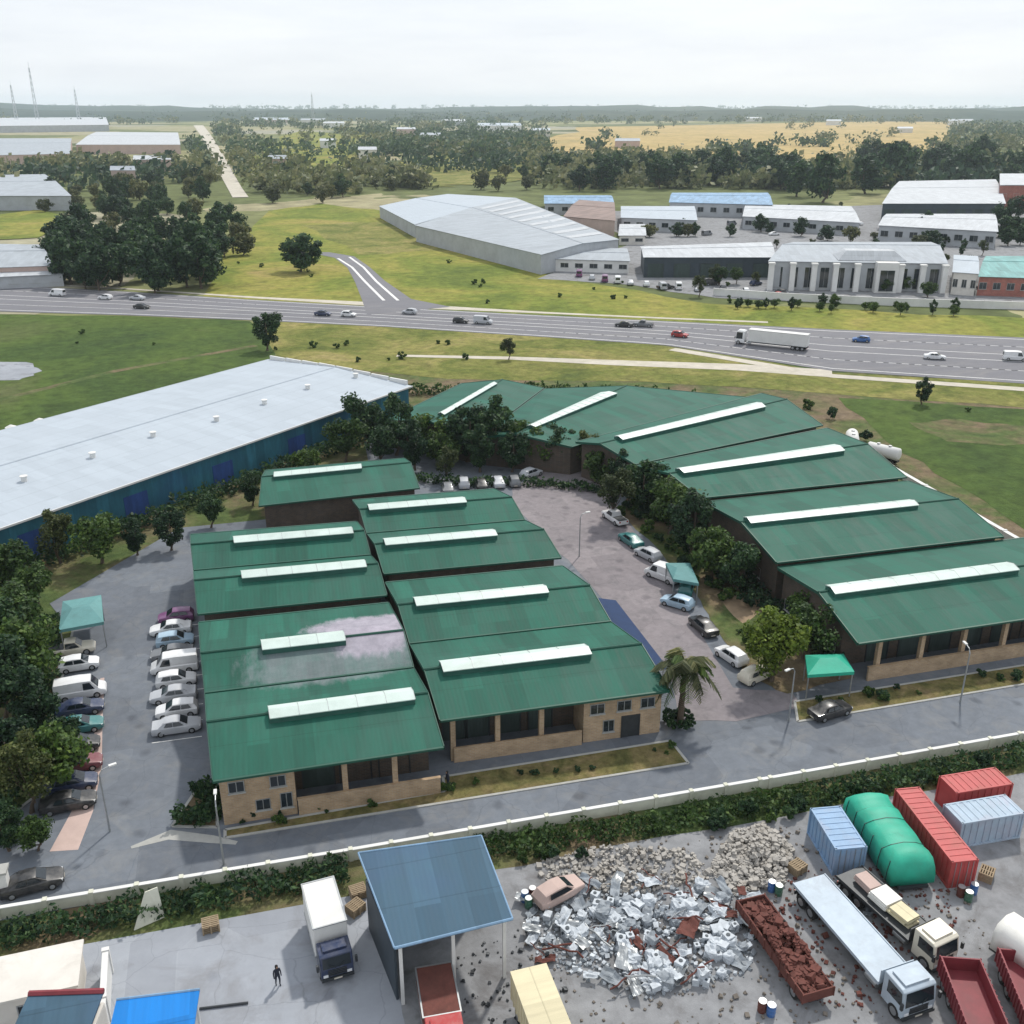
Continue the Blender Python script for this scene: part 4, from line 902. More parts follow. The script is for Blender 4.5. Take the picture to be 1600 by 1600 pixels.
rr = random.Random(61)
for k in range(26):
    px_, py_ = rr.uniform(30, 1580), 0
    py_ = rr.uniform(500, 600) if px_ < 400 else (rr.uniform(534, 566) if px_ < 820 else rr.uniform(610, 700))
    if px_ > 820 and px_ < 1420: continue
    if px_ < 420 and py_ > 590 - px_ * .1: continue
    shrub(at(px_, py_), rr.uniform(.6, 1.4), 'tuft of bush growing in the open grass round the estate', 'bushes in the open grass', 2 + k % 2)
for k in range(22):
    shrub(at(rr.choice((rr.uniform(360, 500), rr.uniform(665, 840))), rr.uniform(405, 455)) if k % 2 else at(rr.uniform(660, 1250), rr.uniform(440, 480)), rr.uniform(.7, 1.7), 'bush growing in the meadow across the highway', 'bushes in the meadow across the highway', 2 + k % 2)
ribbon('track', [(-60, 640), (60, 610), (180, 580), (290, 560), (400, 540)], 2.2, .045, M['scrub'])
# ------------------------------------------------------------------ vehicles
def loft(b, secs):
    """closed skin through cross sections given as equally long point lists"""
    n = len(secs[0]); base = len(b.v)
    vs = [p for s_ in secs for p in s_]
    fs = [(i * n + j, (i + 1) * n + j, (i + 1) * n + (j + 1) % n, i * n + (j + 1) % n) for i in range(len(secs) - 1) for j in range(n)]
    b.add(vs, fs + [tuple(range(n)), tuple(range((len(secs) - 1) * n, len(secs) * n))[::-1]])
def car_body(st):
    """st: x, half width, sill z, belt z, roof half width, roof z   (roof z == belt z: no cabin here)"""
    b = MB(); secs = []
    for x, w_, z0, zb, wr, zr in st:
        secs.append([(x, -w_ * .93, z0), (x, -w_, z0 + .18), (x, -w_ * .99, zb - .08), (x, -wr - (w_ - wr) * .25 if zr > zb + .05 else -w_ * .93, zb), (x, -wr, zr - .04 if zr > zb + .05 else zb + .01), (x, -wr * .8, zr + .01),
                     (x, wr * .8, zr + .01), (x, wr, zr - .04 if zr > zb + .05 else zb + .01), (x, wr + (w_ - wr) * .25 if zr > zb + .05 else w_ * .93, zb), (x, w_ * .99, zb - .08), (x, w_, z0 + .18), (x, w_ * .93, z0)])
    loft(b, secs); return b
def wheels(t, xs, w_, r, wd=.2):
    for x in xs:
        for s in (-1, 1):
            b = MB(); b.disc((x, s * (w_ - wd * .35), r), r, wd, 16); tyre = b.build('wheel', M['rubber'], t)
            b = MB(); b.disc((x, s * (w_ - wd * .35 + wd * .5 + .004), r), r * .6, .02, 10); b.build('rim', M['rim'], tyre)
def panes(t, name, quads):
    for q_ in quads:
        b = MB(); b.quad(*[Vector(p) for p in q_]); b.build(name, M['glass'], t)
def lamps(t, xf, xr, w_, z, s=.17):
    for k in (-1, 1):
        b = MB(); b.box(xf - .08, xf + .02, k * w_ - s, k * w_ + s, z, z + .14); b.build('headlight', M['lamp'], t)
        b = MB(); b.box(xr - .02, xr + .08, k * w_ - s * .7, k * w_ + s * .7, z + .1, z + .28); b.build('tail_light', M['redlens'], t)
def proto_car(kind):
    t = thing('parked_car', 'x', 'car')
    if kind == 'hatch':
        st = [(-1.98, .7, .35, .8, .6, .81), (-1.9, .82, .24, .92, .66, .95), (-1.62, .86, .2, .95, .6, 1.38), (-.5, .87, .2, .95, .63, 1.5), (.25, .87, .2, .94, .62, 1.46), (1.02, .86, .2, .92, .68, .95), (1.7, .82, .22, .8, .7, .82), (1.98, .68, .34, .66, .6, .67)]
        xw = (-1.25, 1.27); L = [(-1.79, .6, .96, -1.6, .54, 1.35), (.3, .58, 1.42, .97, .64, .97)]; side = (-1.4, .72, .97, 1.36)
    else:
        st = [(-2.25, .7, .35, .78, .6, .79), (-2.15, .84, .24, .9, .7, .91), (-1.55, .87, .2, .95, .72, .97), (-1.0, .88, .2, .95, .6, 1.36), (-.2, .88, .2, .95, .63, 1.44), (.35, .88, .2, .94, .61, 1.39), (1.1, .87, .2, .92, .7, .94), (1.9, .83, .22, .8, .72, .82), (2.25, .68, .34, .64, .6, .65)]
        xw = (-1.38, 1.4); L = [(-1.5, .62, .98, -1.03, .55, 1.33), (.4, .57, 1.35, 1.04, .64, .96)]; side = (-1.05, .75, .97, 1.32)
    b = car_body(st); o = b.build('body', M['car_white'], t, smooth=True); o.modifiers.new('edge', 'EDGE_SPLIT').split_angle = R(40)
    x0, w0, z0, x1, w1, z1 = L[0]; e = .025
    panes(t, 'rear_window', [[(x0 - e, w0, z0), (x0 - e, -w0, z0), (x1 - e, -w1, z1), (x1 - e, w1, z1)]])
    x0, w0, z0, x1, w1, z1 = L[1]
    panes(t, 'windscreen', [[(x1 + e, -w1, z1 + e), (x1 + e, w1, z1 + e), (x0 + e, w0, z0 + e), (x0 + e, -w0, z0 + e)]])
    a, c, z0, z1 = side; m_ = (a + c) / 2 - .1
    for s in (-1, 1):
        for p, q_, pt, qt in ((a, m_ - .04, a + .25, m_ - .04), (m_ + .04, c, m_ + .04, c - .42)):
            pts = [(p, s * .82, z0 + .03), (q_, s * .82, z0 + .03), (qt, s * .68, z1), (pt, s * .68, z1)]; panes(t, 'side_window', [pts if s < 0 else pts[::-1]])
    
    b = MB(); b.box(st[-1][0] - .03, st[-1][0] + .012, -.34, .34, .5, .62); b.build('grille', M['darksteel'], t)
    for xp in (st[-1][0] + .013, st[0][0] - .03): b = MB(); b.box(xp, xp + .017, -.26, .26, .37, .48); b.build('number_plate', M['car_cream'], t)
    wheels(t, xw, .84, .31); lamps(t, st[-1][0] - .1, st[0][0] + .06, .56, .56); b = MB()
    for s in (-1, 1): b.box(side[1] - .12, side[1], s * .98 - .09, s * .98 + .09, .95, 1.08)
    return t
def proto_van():
    t = thing('parked_van', 'x', 'van')
    st = [(-2.4, .8, .35, 1.0, .74, 1.88), (-2.3, .92, .25, 1.05, .78, 2.0), (0, .93, .25, 1.05, .8, 2.05), (1.05, .93, .25, 1.05, .76, 1.98), (1.75, .92, .25, 1.05, .78, 1.1), (2.25, .86, .28, .85, .74, .87), (2.4, .72, .36, .66, .6, .67)]
    o = car_body(st).build('body', M['car_white'], t, smooth=True); o.modifiers.new('edge', 'EDGE_SPLIT').split_angle = R(40)
    panes(t, 'windscreen', [[(1.72, -.72, 1.16), (1.72, .72, 1.16), (1.15, .66, 1.93), (1.15, -.66, 1.93)]]); panes(t, 'rear_window', [[(-2.43, .66, 1.12), (-2.43, -.66, 1.12), (-2.41, -.64, 1.75), (-2.41, .64, 1.75)]])
    for s in (-1, 1):
        pts = [(.35, s * .905, 1.1), (1.4, s * .905, 1.1), (1.0, s * .815, 1.8), (.35, s * .825, 1.8)]; panes(t, 'side_window', [pts if s < 0 else pts[::-1]])
    wheels(t, (-1.45, 1.5), .9, .34); lamps(t, 2.33, -2.38, .62, .62); return t
def proto_pickup():
    t = thing('pickup', 'x', 'pickup')
    st = [(-2.5, .84, .4, .95, .8, .96), (-.55, .88, .3, .98, .8, .99), (-.5, .88, .3, 1.0, .64, 1.66), (.3, .88, .3, 1.0, .66, 1.72), (.55, .88, .3, 1.0, .64, 1.66), (1.2, .88, .3, 1.0, .74, 1.03), (2.2, .85, .32, .92, .76, .94), (2.5, .74, .42, .72, .66, .73)]
    o = car_body(st).build('body', M['car_white'], t, smooth=True); o.modifiers.new('edge', 'EDGE_SPLIT').split_angle = R(40)
    b = MB(); b.box(-2.44, -.6, -.72, .72, .985, 1.0); b.build('load_bed', M['darksteel'], t)
    panes(t, 'windscreen', [[(1.19, -.68, 1.06), (1.19, .68, 1.06), (.64, .6, 1.6), (.64, -.6, 1.6)]])
    for s in (-1, 1):
        pts = [(-.42, s * .84, 1.04), (1.0, s * .84, 1.04), (.55, s * .7, 1.58), (-.4, s * .7, 1.58)]; panes(t, 'side_window', [pts if s < 0 else pts[::-1]])
    wheels(t, (-1.55, 1.6), .86, .37); lamps(t, 2.42, -2.5, .6, .62); return t
PROTOV = {}
def car(kind, colour, loc, heading, label, group=None, name=None, sc=1.0):
    if kind not in PROTOV:
        t = proto_car(kind) if kind in ('hatch', 'sedan') else (proto_van() if kind == 'van' else proto_pickup()); PROTOV[kind] = t
    else: t = copy_tree(PROTOV[kind])
    t.location = (loc[0], loc[1], loc[2] if len(loc) > 2 else .05); t.rotation_euler = (0, 0, R(heading)); t['label'] = label; t.scale = (sc,) * 3
    if name: t.name = name
    if group: t['group'] = group
    elif 'group' in t: del t['group']
    recolour(t, 'body', M['car_' + colour]); return t
def Z(px, py, z=.06): p = at(px, py); return (p.x, p.y, z)
G1 = 'cars parked along the green hall'
for k, (kind, c, dx, lab) in enumerate((
    ('sedan', 'silver', 0, 'silver saloon at the road end of the row along the worn green hall'), ('hatch', 'white', .1, 'white hatchback second from the road end of the row along the hall'),
    ('sedan', 'silver', -.2, 'silver saloon between two white cars along the hall'), ('hatch', 'white', .1, 'white hatchback midway in the row along the green hall'),
    ('van', 'white', .0, 'white van in the row of cars along the green hall'), ('sedan', 'grey', -.2, 'grey saloon behind the white van along the hall'),
    ('hatch', 'lightblue', .1, 'pale blue hatchback in the row along the green hall'), ('sedan', 'white', -.3, 'white saloon next to the purple car along the hall'), ('hatch', 'purple', .3, 'purple hatchback at the far end of the row along the hall'))):
    y = 84.9 + k * 2.85; car(kind, c, (-10.2 + dx - k * .16, y, .055), 180 if k % 3 else 0, lab, G1)
G2 = 'cars parked under the western trees'
for kind, c, px, py, lab in (('van', 'white', 128, 1088, 'white van parked under the western trees'), ('hatch', 'white', 125, 1045, 'white hatchback beyond the white van under the trees'), ('pickup', 'cream', 112, 1022, 'cream pickup beside the shade net'),
    ('sedan', 'navy', 126, 1114, 'navy saloon next to the white van on the road side'), ('sedan', 'teal', 124, 1142, 'teal saloon under the western trees'), ('hatch', 'black', 122, 1172, 'black hatchback next to the teal saloon'),
    ('sedan', 'maroon', 120, 1202, 'maroon saloon under the dark western tree'), ('hatch', 'navy', 116, 1232, 'navy hatchback near the gate end of the western row'), ('sedan', 'black', 108, 1262, 'black saloon at the gate end of the western row')):
    car(kind, c, Z(px, py), 4, lab, G2)
car('sedan', 'black', Z(52, 1388), 8, 'dark saloon leaving through the estate gate')
for kind, c, px, py, hd, lab in (('sedan', 'black', 1098, 985, 95, 'black saloon beside the brown planting bed in the lane'), ('hatch', 'white', 1142, 1032, 105, 'white hatchback in front of the bright yellow green tree'),
    ('hatch', 'teal', 1072, 925, 60, 'teal hatchback beside the white ones in the pink lane'), ('van', 'white', 1035, 905, 120, 'white van half across the pink lane kerb'), ('hatch', 'lightblue', 1058, 948, 130, 'pale blue hatchback nose to the lane planting'),
    ('sedan', 'teal', 985, 850, 100, 'dark teal saloon under the first lane trees'), ('sedan', 'black', 1296, 1118, 10, 'black saloon on the estate road before the bright green canopy'), ('hatch', 'cream', 1180, 1062, 20, 'cream hatchback at the foot of the yellow green tree'),
    ('van', 'white', 932, 718, 150, 'white van at the bend beside the slanting ridge light'), ('hatch', 'white', 893, 708, 20, 'white hatchback under the bend trees'), ('pickup', 'white', 1000, 742, 70, 'white pickup at the corner of the turned hall'),
    ('sedan', 'grey', 700, 768, 80, 'grey saloon first in the back row by the short hall'), ('hatch', 'silver', 725, 760, 80, 'silver hatchback second in the back row by the short hall'), ('sedan', 'black', 752, 762, 82, 'black saloon in the back row by the short hall'), ('sedan', 'silver', 778, 758, 84, 'silver saloon in the back row near the lane head'), ('hatch', 'grey', 803, 757, 84, 'grey hatchback closing the back row at the lane head'),
    ('hatch', 'silver', 830, 745, 30, 'silver hatchback alone on the pale lane head')):
    car(kind, c, Z(px, py, .075), hd, lab)
# vehicles on the highway
for kind, c, x, f, lab in (('sedan', 'white', 1460, .62, 'white car on the highway behind the white lorry'), ('van', 'white', 1585, .55, 'white van on the highway near the picture edge'), ('hatch', 'red', 1062, .62, 'small red car beside the cab of the white lorry'),
    ('sedan', 'black', 975, .35, 'black car on the far carriageway above the eastern halls'), ('pickup', 'grey', 1005, .3, 'grey pickup on the far carriageway before the dark open shed'), ('hatch', 'white', 545, .6, 'white car on the near carriageway just past the slip road'), ('sedan', 'navy', 505, .62, 'navy car on the near carriageway below the lone meadow tree'),
    ('van', 'silver', 755, .58, 'silver van on the near carriageway beyond the endmost hall'), ('hatch', 'black', 720, .6, 'black car following the silver van'), ('sedan', 'silver', 215, .35, 'silver car on the far carriageway beside the wood'), ('hatch', 'white', 165, .4, 'white car on the far carriageway before the wood'), ('sedan', 'black', 222, .72, 'black car on the near carriageway above the field'),
    ('van', 'white', 90, .35, 'white van on the far carriageway near the small white shed'), ('hatch', 'blue', 1345, .3, 'blue car on the far carriageway before the pillared house'), ('hatch', 'silver', 640, .3, 'silver car passing the mouth of the slip road')):
    x0, x1 = hw(x - 6, f), hw(x + 6, f); p = hw(x, f)
    car(kind, c, (p[0], p[1], .1), math.degrees(math.atan2(x1[1] - x0[1], x1[0] - x0[0])) + (0 if f > .5 else 180), lab, 'vehicles on the highway', 'moving_car' if kind in ('hatch', 'sedan') else None, 1.08)

for k, (px, py, c, kd) in enumerate(((905, 432, 'purple', 'van'), (925, 437, 'silver', 'hatch'), (945, 440, 'purple', 'van'), (965, 442, 'white', 'van'), (985, 445, 'silver', 'sedan'), (1010, 447, 'white', 'hatch'), (1035, 450, 'black', 'sedan'), (1060, 452, 'white', 'van'), (1090, 455, 'silver', 'sedan'), (1130, 455, 'grey', 'pickup'), (1165, 458, 'white', 'hatch'))):
    car(kd, c, Z(px, py, .095), 70, ['lilac van first in the row outside the white annex', 'silver hatchback between the two lilac vans outside the annex', 'second lilac van outside the white annex', 'white van beside the lilac van before the dark open shed', 'silver saloon before the corner of the dark open shed', 'white hatchback before the dark open shed', 'black saloon before the dark open shed', 'white van before the middle of the dark open shed', 'silver saloon before the far end of the dark open shed', 'grey pickup at the end of the white boundary wall', 'white hatchback behind the start of the white boundary wall'][k], 'vehicles outside the works', sc=1.15)
def lorry(label, loc, rz, L, w_, cabm, boxm, boxh, bed=1.15, cabover=True, tandem=2, name='lorry', load=None, group=None, cabl=1.7, rails=False, cabh=2.6, gap=.25):
    """x forward; cargo body or flatbed behind the cab"""
    t = thing(name, label, 'lorry', (loc[0], loc[1], loc[2] if len(loc) > 2 else .05), rz, group); xf = L / 2; xc = xf - cabl
    b = MB(); b.box(-L / 2, xf - .3, -.42, .42, .62, .86); b.box(-L / 2 + .1, -L / 2 + .2, -w_ * .95, w_ * .95, .5, .85); b.build('chassis', M['darksteel'], t)
    b = MB(); prof = [(xc, .5), (xf, .5), (xf + .02, 1.35), (xf - .14, cabh - .12), (xf - .35, cabh), (xc, cabh + .02)]; b.profile(prof, -w_ * .96, w_ * .96); cab = b.build('cab', M[cabm], t, bevel=.06)
    panes(cab, 'windscreen', [[(xf + .03, -w_ * .84, 1.42), (xf + .03, w_ * .84, 1.42), (xf - .11, w_ * .8, cabh - .2), (xf - .11, -w_ * .8, cabh - .2)]])
    for s in (-1, 1):
        pts = [(xc + .45, s * (w_ * .96 + .012), 1.45), (xf - .12, s * (w_ * .96 + .012), 1.45), (xf - .26, s * (w_ * .96 + .012), cabh - .25), (xc + .45, s * (w_ * .96 + .012), cabh - .25)]; panes(cab, 'side_window', [pts if s < 0 else pts[::-1]])
        b = MB(); b.box(xf - .02, xf + .16, s * (w_ + .16) - .08, s * (w_ + .16) + .08, 1.5, 2.0); b.build('wing_mirror', M['darksteel'], cab)
        b = MB(); b.box(xf - .02, xf + .05, s * w_ * .7 - .16, s * w_ * .7 + .16, .72, .92); b.build('headlight', M['lamp'], cab)
    b = MB(); b.box(xf - .1, xf + .12, -w_ * .95, w_ * .95, .42, .66); b.build('bumper', M['darksteel'], cab)
    b = MB()
    for k in range(4): b.box(xf + .0, xf + .045, -w_ * .55, w_ * .55, .76 + k * .14, .85 + k * .14)
    b.build('grille', M['darksteel'], cab); b = MB(); b.box(xf + .122, xf + .14, -.28, .28, .48, .6); b.build('number_plate', M['car_cream'], cab)
    for s in (-1, 1): b = MB(); b.tube([(xf + .1, s * .1, 1.42), (xf + .02, s * w_ * .45, 1.75)], .018, 4); b.build('wiper', M['darksteel'], cab)
    b = MB(); b.box(xc + .3, xf - .45, -w_ * .7, w_ * .7, cabh + .03, cabh + .16); b.build('roof_deflector', M[cabm], cab)
    for s in (-1, 1):
        b = MB(); b.tube([(xc - 1.7, s * w_ * .75, .72), (xc - .6, s * w_ * .75, .72)], .27, 10); b.build('fuel_tank', M['steel'], t)
        b = MB(); b.box(-L / 2 + .3, -L / 2 + .38 + .02, s * w_ * .72 - .2, s * w_ * .72 + .2, .25, .8); b.build('mud_flap', M['rubber'], t)
        b = MB(); b.box(-L / 2 - .02, -L / 2 + .05, s * w_ * .8 - .14, s * w_ * .8 + .14, .62, .74); b.build('tail_light', M['redlens'], t)
    x1 = xc - gap
    if boxh:
        b = MB(); b.box(-L / 2, x1, -w_, w_, bed - .1, bed + boxh); bx_ = b.build('cargo_box', M[boxm], t, bevel=.04)
        b = MB()
        for s in (-1, 1):
            b.box(-L / 2 - .03, x1 + .03, s * w_ - .05, s * w_ + .05, bed + boxh - .06, bed + boxh + .03); b.box(-L / 2 - .03, x1 + .03, s * w_ - .05, s * w_ + .05, bed - .14, bed - .02)
        for x in (-L / 2, x1): b.box(x - .05, x + .05, -w_ - .02, w_ + .02, bed + boxh - .05, bed + boxh + .035)
        b.build('edge_rail', M['steel'], bx_)
        b = MB(); b.box(-L / 2 - .05, -L / 2 - .005, -w_ * .94, -.02, bed, bed + boxh - .12); b.box(-L / 2 - .05, -L / 2 - .005, .02, w_ * .94, bed, bed + boxh - .12); b.build('rear_door', M[boxm], bx_)
    else:
        b = MB(); b.box(-L / 2, x1, -w_, w_, bed - .16, bed); fb = b.build('flatbed', M[boxm], t)
        b = MB()
        for s in (-1, 1): b.box(-L / 2, x1, s * w_ - .04 + (s > 0) * .045 - (s < 0) * .045, s * w_ + .04 + (s > 0) * .045 - (s < 0) * .045, bed - .2, bed + (.45 if rails else .06))
        b.box(x1 - .06, x1 - .0, -w_ * .97, w_ * .97, bed + .003, bed + 1.0); b.build('side_rail', M[boxm], fb)
    xs = [xf - .75] + [-L / 2 + 1.0 + k * 1.15 for k in range(tandem)]; wheels(t, xs, w_ * .93, .5, .34); return t
# long white lorry on the highway: a tractor with a box semi trailer
a0, a1, p = hw(1195, .62), hw(1215, .62), hw(1205, .62)
lorry('long white lorry with a box trailer on the highway above the eastern halls', (p[0], p[1], .1), math.atan2(a1[1] - a0[1], a1[0] - a0[0]) + math.pi, 17.5, 1.28, 'car_white', 'white_wall', 2.8, tandem=3, gap=.9, cabl=2.2, cabh=3.3, name='articulated_lorry')

# ------------------------------------------------------------------ the concrete yard
def yaw(p, q_): return math.atan2(q_[1] - p[1], q_[0] - p[0])
bt = lorry('white box lorry parked with its dark cab towards the yard beside the blue shed', (1.3, 54.55, .03), R(-84), 6.2, 1.15, 'car_navy', 'white_wall', 2.4, bed=1.05, cabl=1.5, tandem=1, cabh=2.4)
sh = thing('open_shed', 'slate blue roofed open shed on posts between the concrete yard and the scrap', 'shed', (4.2, 47.8, 0), 0)
c = [Vector((p[0] - 4.2, p[1] - 47.8, z)) for p, z in ((at(616, 1478, 5.6), 5.4), (at(801, 1432, 5.6), 5.4), (at(752, 1309, 6.1), 6.3), (at(560, 1336, 6.1), 6.3))]
b = MB(); b.hexa([p - Vector((0, 0, .14)) for p in c], c); rf = b.build('roof', M['slate_roof'], sh)
b = MB(); b.tube([c[0], c[1]], .1, 6); b.tube([c[1], c[2]], .07, 6); b.tube([c[2], c[3]], .07, 6); b.tube([c[3], c[0]], .07, 6); b.build('fascia', M['blue_roof'], rf)
cc = lambda u, v: c[0].lerp(c[1], u).lerp(c[3].lerp(c[2], u), v)
for u, v in ((.06, .05), (.5, .05), (.94, .05), (.06, .95), (.94, .95), (.5, .95)):
    p = cc(u, v); b = MB(); b.box(p.x - .11, p.x + .11, p.y - .11, p.y + .11, 0, p.z - .145); b.build('post', M['white_wall'], sh)
b = MB()
a_, d_ = cc(.07, .9), cc(.93, .9); b.box(0, (d_ - a_).length, -.08, .08, 0, 5.0, yaw(a_, d_), (a_.x, a_.y, 0)); a_, d_ = cc(.03, .1), cc(.03, .9); b.box(0, (d_ - a_).length, -.08, .08, 0, 4.6, yaw(a_, d_), (a_.x, a_.y, 0)); b.build('back_wall', M['dark_wall'], sh)
lorry('red tipper cab standing half under the slate blue shed roof', (7.6, 45.9, .03), R(-93), 6.2, 1.2, 'car_red', 'rust', 1.2, bed=1.2, cabl=2.0, cabh=2.7, tandem=1)
# cream roofed long trailer by the picture's lower edge
def trailer(label, p, q_, w_, z0, h, m, name='trailer', cat='trailer', roofm=None, ribs=14, open_top=False):
    p, q_ = Vector((p[0], p[1], 0)), Vector((q_[0], q_[1], 0)); L = (q_ - p).length; t = thing(name, label, cat, (p.x, p.y, .04), yaw(p, q_))
    b = MB(); b.box(0, L, -w_, w_, z0, z0 + .25) if open_top else b.box(0, L, -w_, w_, z0, z0 + h); body = b.build('body', M[m], t)
    b = MB()
    if open_top:
        for q_ in ((0, L, -w_, -w_ + .1), (0, L, w_ - .1, w_), (0, .1, -w_ + .102, w_ - .102), (L - .1, L, -w_ + .102, w_ - .102)):
            b = MB(); b.box(*q_, z0 + .252, z0 + h); b.build('side_panel', M[m], t)
        b = MB()
    for k in range(ribs + 1):
        x = L * k / ribs
        for s in (-1, 1): b.box(x - .05, x + .05, s * (w_ + .03) - .03, s * (w_ + .03) + .03, z0, z0 + h + .02)
    b.build('rib', M[m], body)
    if roofm: b = MB(); b.box(-.06, L + .06, -w_ - .08, w_ + .08, z0 + h + .003, z0 + h + .1); b.build('roof', M[roofm], body)
    b = MB(); b.box(.2, L - .2, -.5, .5, z0 - .35, z0 - .003); b.build('chassis', M['darksteel'], t)
    if z0 > .6: wheels(t, (1.0, 2.2, L - 1.2), w_ * .9, .48, .32)
    return t
pc, qc = at(826, 1513, 3.3), at(890, 1680, 3.3)
trailer('long cream roofed trailer running out of the picture beside the slate blue shed', pc, qc, 1.15, .9, 2.3, 'cream', roofm='cream')
# lower left: roofs behind a parapet
ra = thing('workshop', 'slate blue roofed workshop with a dark purple ridge at the picture foot', 'workshop', tuple(at(30, 1600)[:2]) + (0,), R(1))
o = Vector(ra.location); zz = 4.2
A, B_ = at(45, 1553, zz), at(162, 1549, zz); d = (B_ - A); n_ = Vector((d.y, -d.x, 0)).normalized()
b = MB(); hi = [A, B_, B_ + n_ * 8 - Vector((0, 0, .5)), A + n_ * 8 - Vector((0, 0, .5))]; b.hexa([p - o - Vector((0, 0, .12)) for p in hi[::-1]], [p - o for p in hi[::-1]]); ra.rotation_euler = (0, 0, 0); rf = b.build('roof', M['slate_roof'], ra)
b = MB(); b.tube([A - o, B_ - o], .2, 6); b.build('ridge_cap', M['maroon'], rf)
b = MB(); ws = [A - o + n_ * .2, B_ - o + n_ * .2, B_ - o + n_ * 7.8, A - o + n_ * 7.8]; lo = [Vector((p.x, p.y, 0)) for p in ws[::-1]]; b.hexa(lo, [Vector((p.x, p.y, 3.5)) for p in lo]); b.build('wall', M['render'], ra)
rb = thing('shelter', 'bright blue roofed shelter at the picture foot beside the pale wall', 'shelter', tuple(at(240, 1600)[:2]) + (0,), 0); o = Vector(rb.location)
A, B_ = at(182, 1562, 3.6), at(312, 1546, 3.6); d = (B_ - A); n_ = Vector((d.y, -d.x, 0)).normalized()
b = MB(); hi = [A, B_, B_ + n_ * 6 - Vector((0, 0, .3)), A + n_ * 6 - Vector((0, 0, .3))]; b.hexa([p - o - Vector((0, 0, .1)) for p in hi[::-1]], [p - o for p in hi[::-1]]); rf = b.build('roof', M['bright_blue'], rb)
b = MB(); b.tube([A - o, B_ - o], .09, 6); b.build('fascia', M['blue_roof'], rf)
for u, v in ((.05, .3), (.95, .3), (.05, 5.6), (.95, 5.6)):
    p = A.lerp(B_, u) + n_ * v - o; b = MB(); b.tube([(p.x, p.y, 0), (p.x, p.y, 3.45)], .09, 8); b.build('post', M['white_wall'], rb)
A, B_ = at(172, 1520), at(166, 1640); long_wall('yard_wall', 'pale yard wall between the slate blue workshop and the blue shelter', [tuple(A[:2]), tuple(B_[:2])], 2.0, .3, 'white_wall', step=4)
A, B_ = at(-60, 1512), at(125, 1500); 
pb = thing('flat_building', 'flat cream roofed outbuilding at the corner of the concrete yard', 'outbuilding', (at(126, 1606).x, at(126, 1606).y, 0), R(2))
b = MB(); b.box(-12, 0, 1.0, 4.6, 0, 2.6); b.build('wall', M['render'], pb); b = MB(); b.box(-12.2, .2, .8, 4.8, 2.603, 2.78); b.build('roof', M['render'], pb)
b = MB(); b.box(-.9, -.1, .93, .997, .05, 2.1); b.build('door', M['darksteel'], pb); win(pb, -3.6, 1.0, 1.0, 1.3, 1.0)
p = at(232, 1440); t = thing('leaning_panel', 'pale panel leaning against the hedge above the concrete yard', 'panel', (p.x, p.y, .03), R(20))
b = MB(); b.hexa([(-1.1, -.3, 0), (1.1, -.3, 0), (1.1, -.22, 0), (-1.1, -.22, 0)], [(.2, .5, 2.2), (1.1, .5, 2.2), (1.1, .58, 2.2), (.2, .58, 2.2)]); b.build('board', M['bwall'], t)
b = MB(); b.tube([(1.0, -.1, 0), (.95, 1.3, .0), (.95, .55, 2.0)], .05, 5); b.build('prop', M['steel'], t)
p = at(312, 1578); b = MB(); b.tube([(0, 0, .09), (3.1, -.35, .09)], .08, 8); tag(b.build('pole', M['darksteel']), 'dark pole lying on the concrete beside the blue shelter', 'pole').location = (p.x, p.y, .03)
def person(label, loc, rz):
    """one skinned body, arms hanging and one leg ahead, with shirt and trousers as separate cloth"""
    J = [(0, 0, .95), (0, 0, 1.2), (0, 0, 1.42), (0, 0, 1.52), (.01, 0, 1.62), (.02, 0, 1.72), (0, .19, 1.4), (0, .25, 1.13), (.06, .25, .88), (.09, .25, .78), (0, -.19, 1.4), (0, -.25, 1.13), (.06, -.25, .88), (.09, -.25, .78), (0, .1, .9), (.1, .11, .5), (.02, .11, .08), (.18, .12, .04), (0, -.1, .9), (-.04, -.11, .5), (-.14, -.11, .08), (.0, -.12, .04)]
    E = [(0, 1), (1, 2), (2, 3), (3, 4), (4, 5), (2, 6), (6, 7), (7, 8), (8, 9), (2, 10), (10, 11), (11, 12), (12, 13), (0, 14), (14, 15), (15, 16), (16, 17), (0, 18), (18, 19), (19, 20), (20, 21)]
    rad = [.14, .13, .14, .055, .085, .1, .065, .05, .04, .035, .065, .05, .04, .035, .1, .065, .045, .04, .1, .065, .045, .04]
    me = bpy.data.meshes.new('person'); me.from_pydata(J, E, []); o = bpy.data.objects.new('person', me); COL.objects.link(o)
    sk = o.modifiers.new('skin', 'SKIN')
    lay = me.skin_vertices[0] if len(me.skin_vertices) else None
    if lay is None:
        bm = bmesh.new(); bm.from_mesh(me); bm.verts.layers.skin.verify(); bm.to_mesh(me); bm.free(); lay = me.skin_vertices[0]
    for i, r_ in enumerate(rad): lay.data[i].radius = (r_, r_)
    lay.data[0].use_root = True; o.modifiers.new('sub', 'SUBSURF').levels = 1; o.modifiers['sub'].render_levels = 2
    me.materials.append(M['trousers']); o.location = loc; o.rotation_euler = (0, 0, rz); tag(o, label, 'person')
    b = MB(); b.tube([(.03, 0, 1.6), (.03, 0, 1.68), (.02, 0, 1.78), (.02, 0, 1.84)], [.1, .112, .1, .03], 10); b.build('hair', M['rubber'], o, smooth=True)
    b = MB(); b.tube([(.095, 0, 1.6), (.12, 0, 1.66), (.11, 0, 1.75)], [.05, .065, .04], 8); b.build('face', M['skin'], o, smooth=True)
person('person in dark clothes walking across the concrete yard', (at(435, 1540).x, at(435, 1540).y, .03), R(-70))

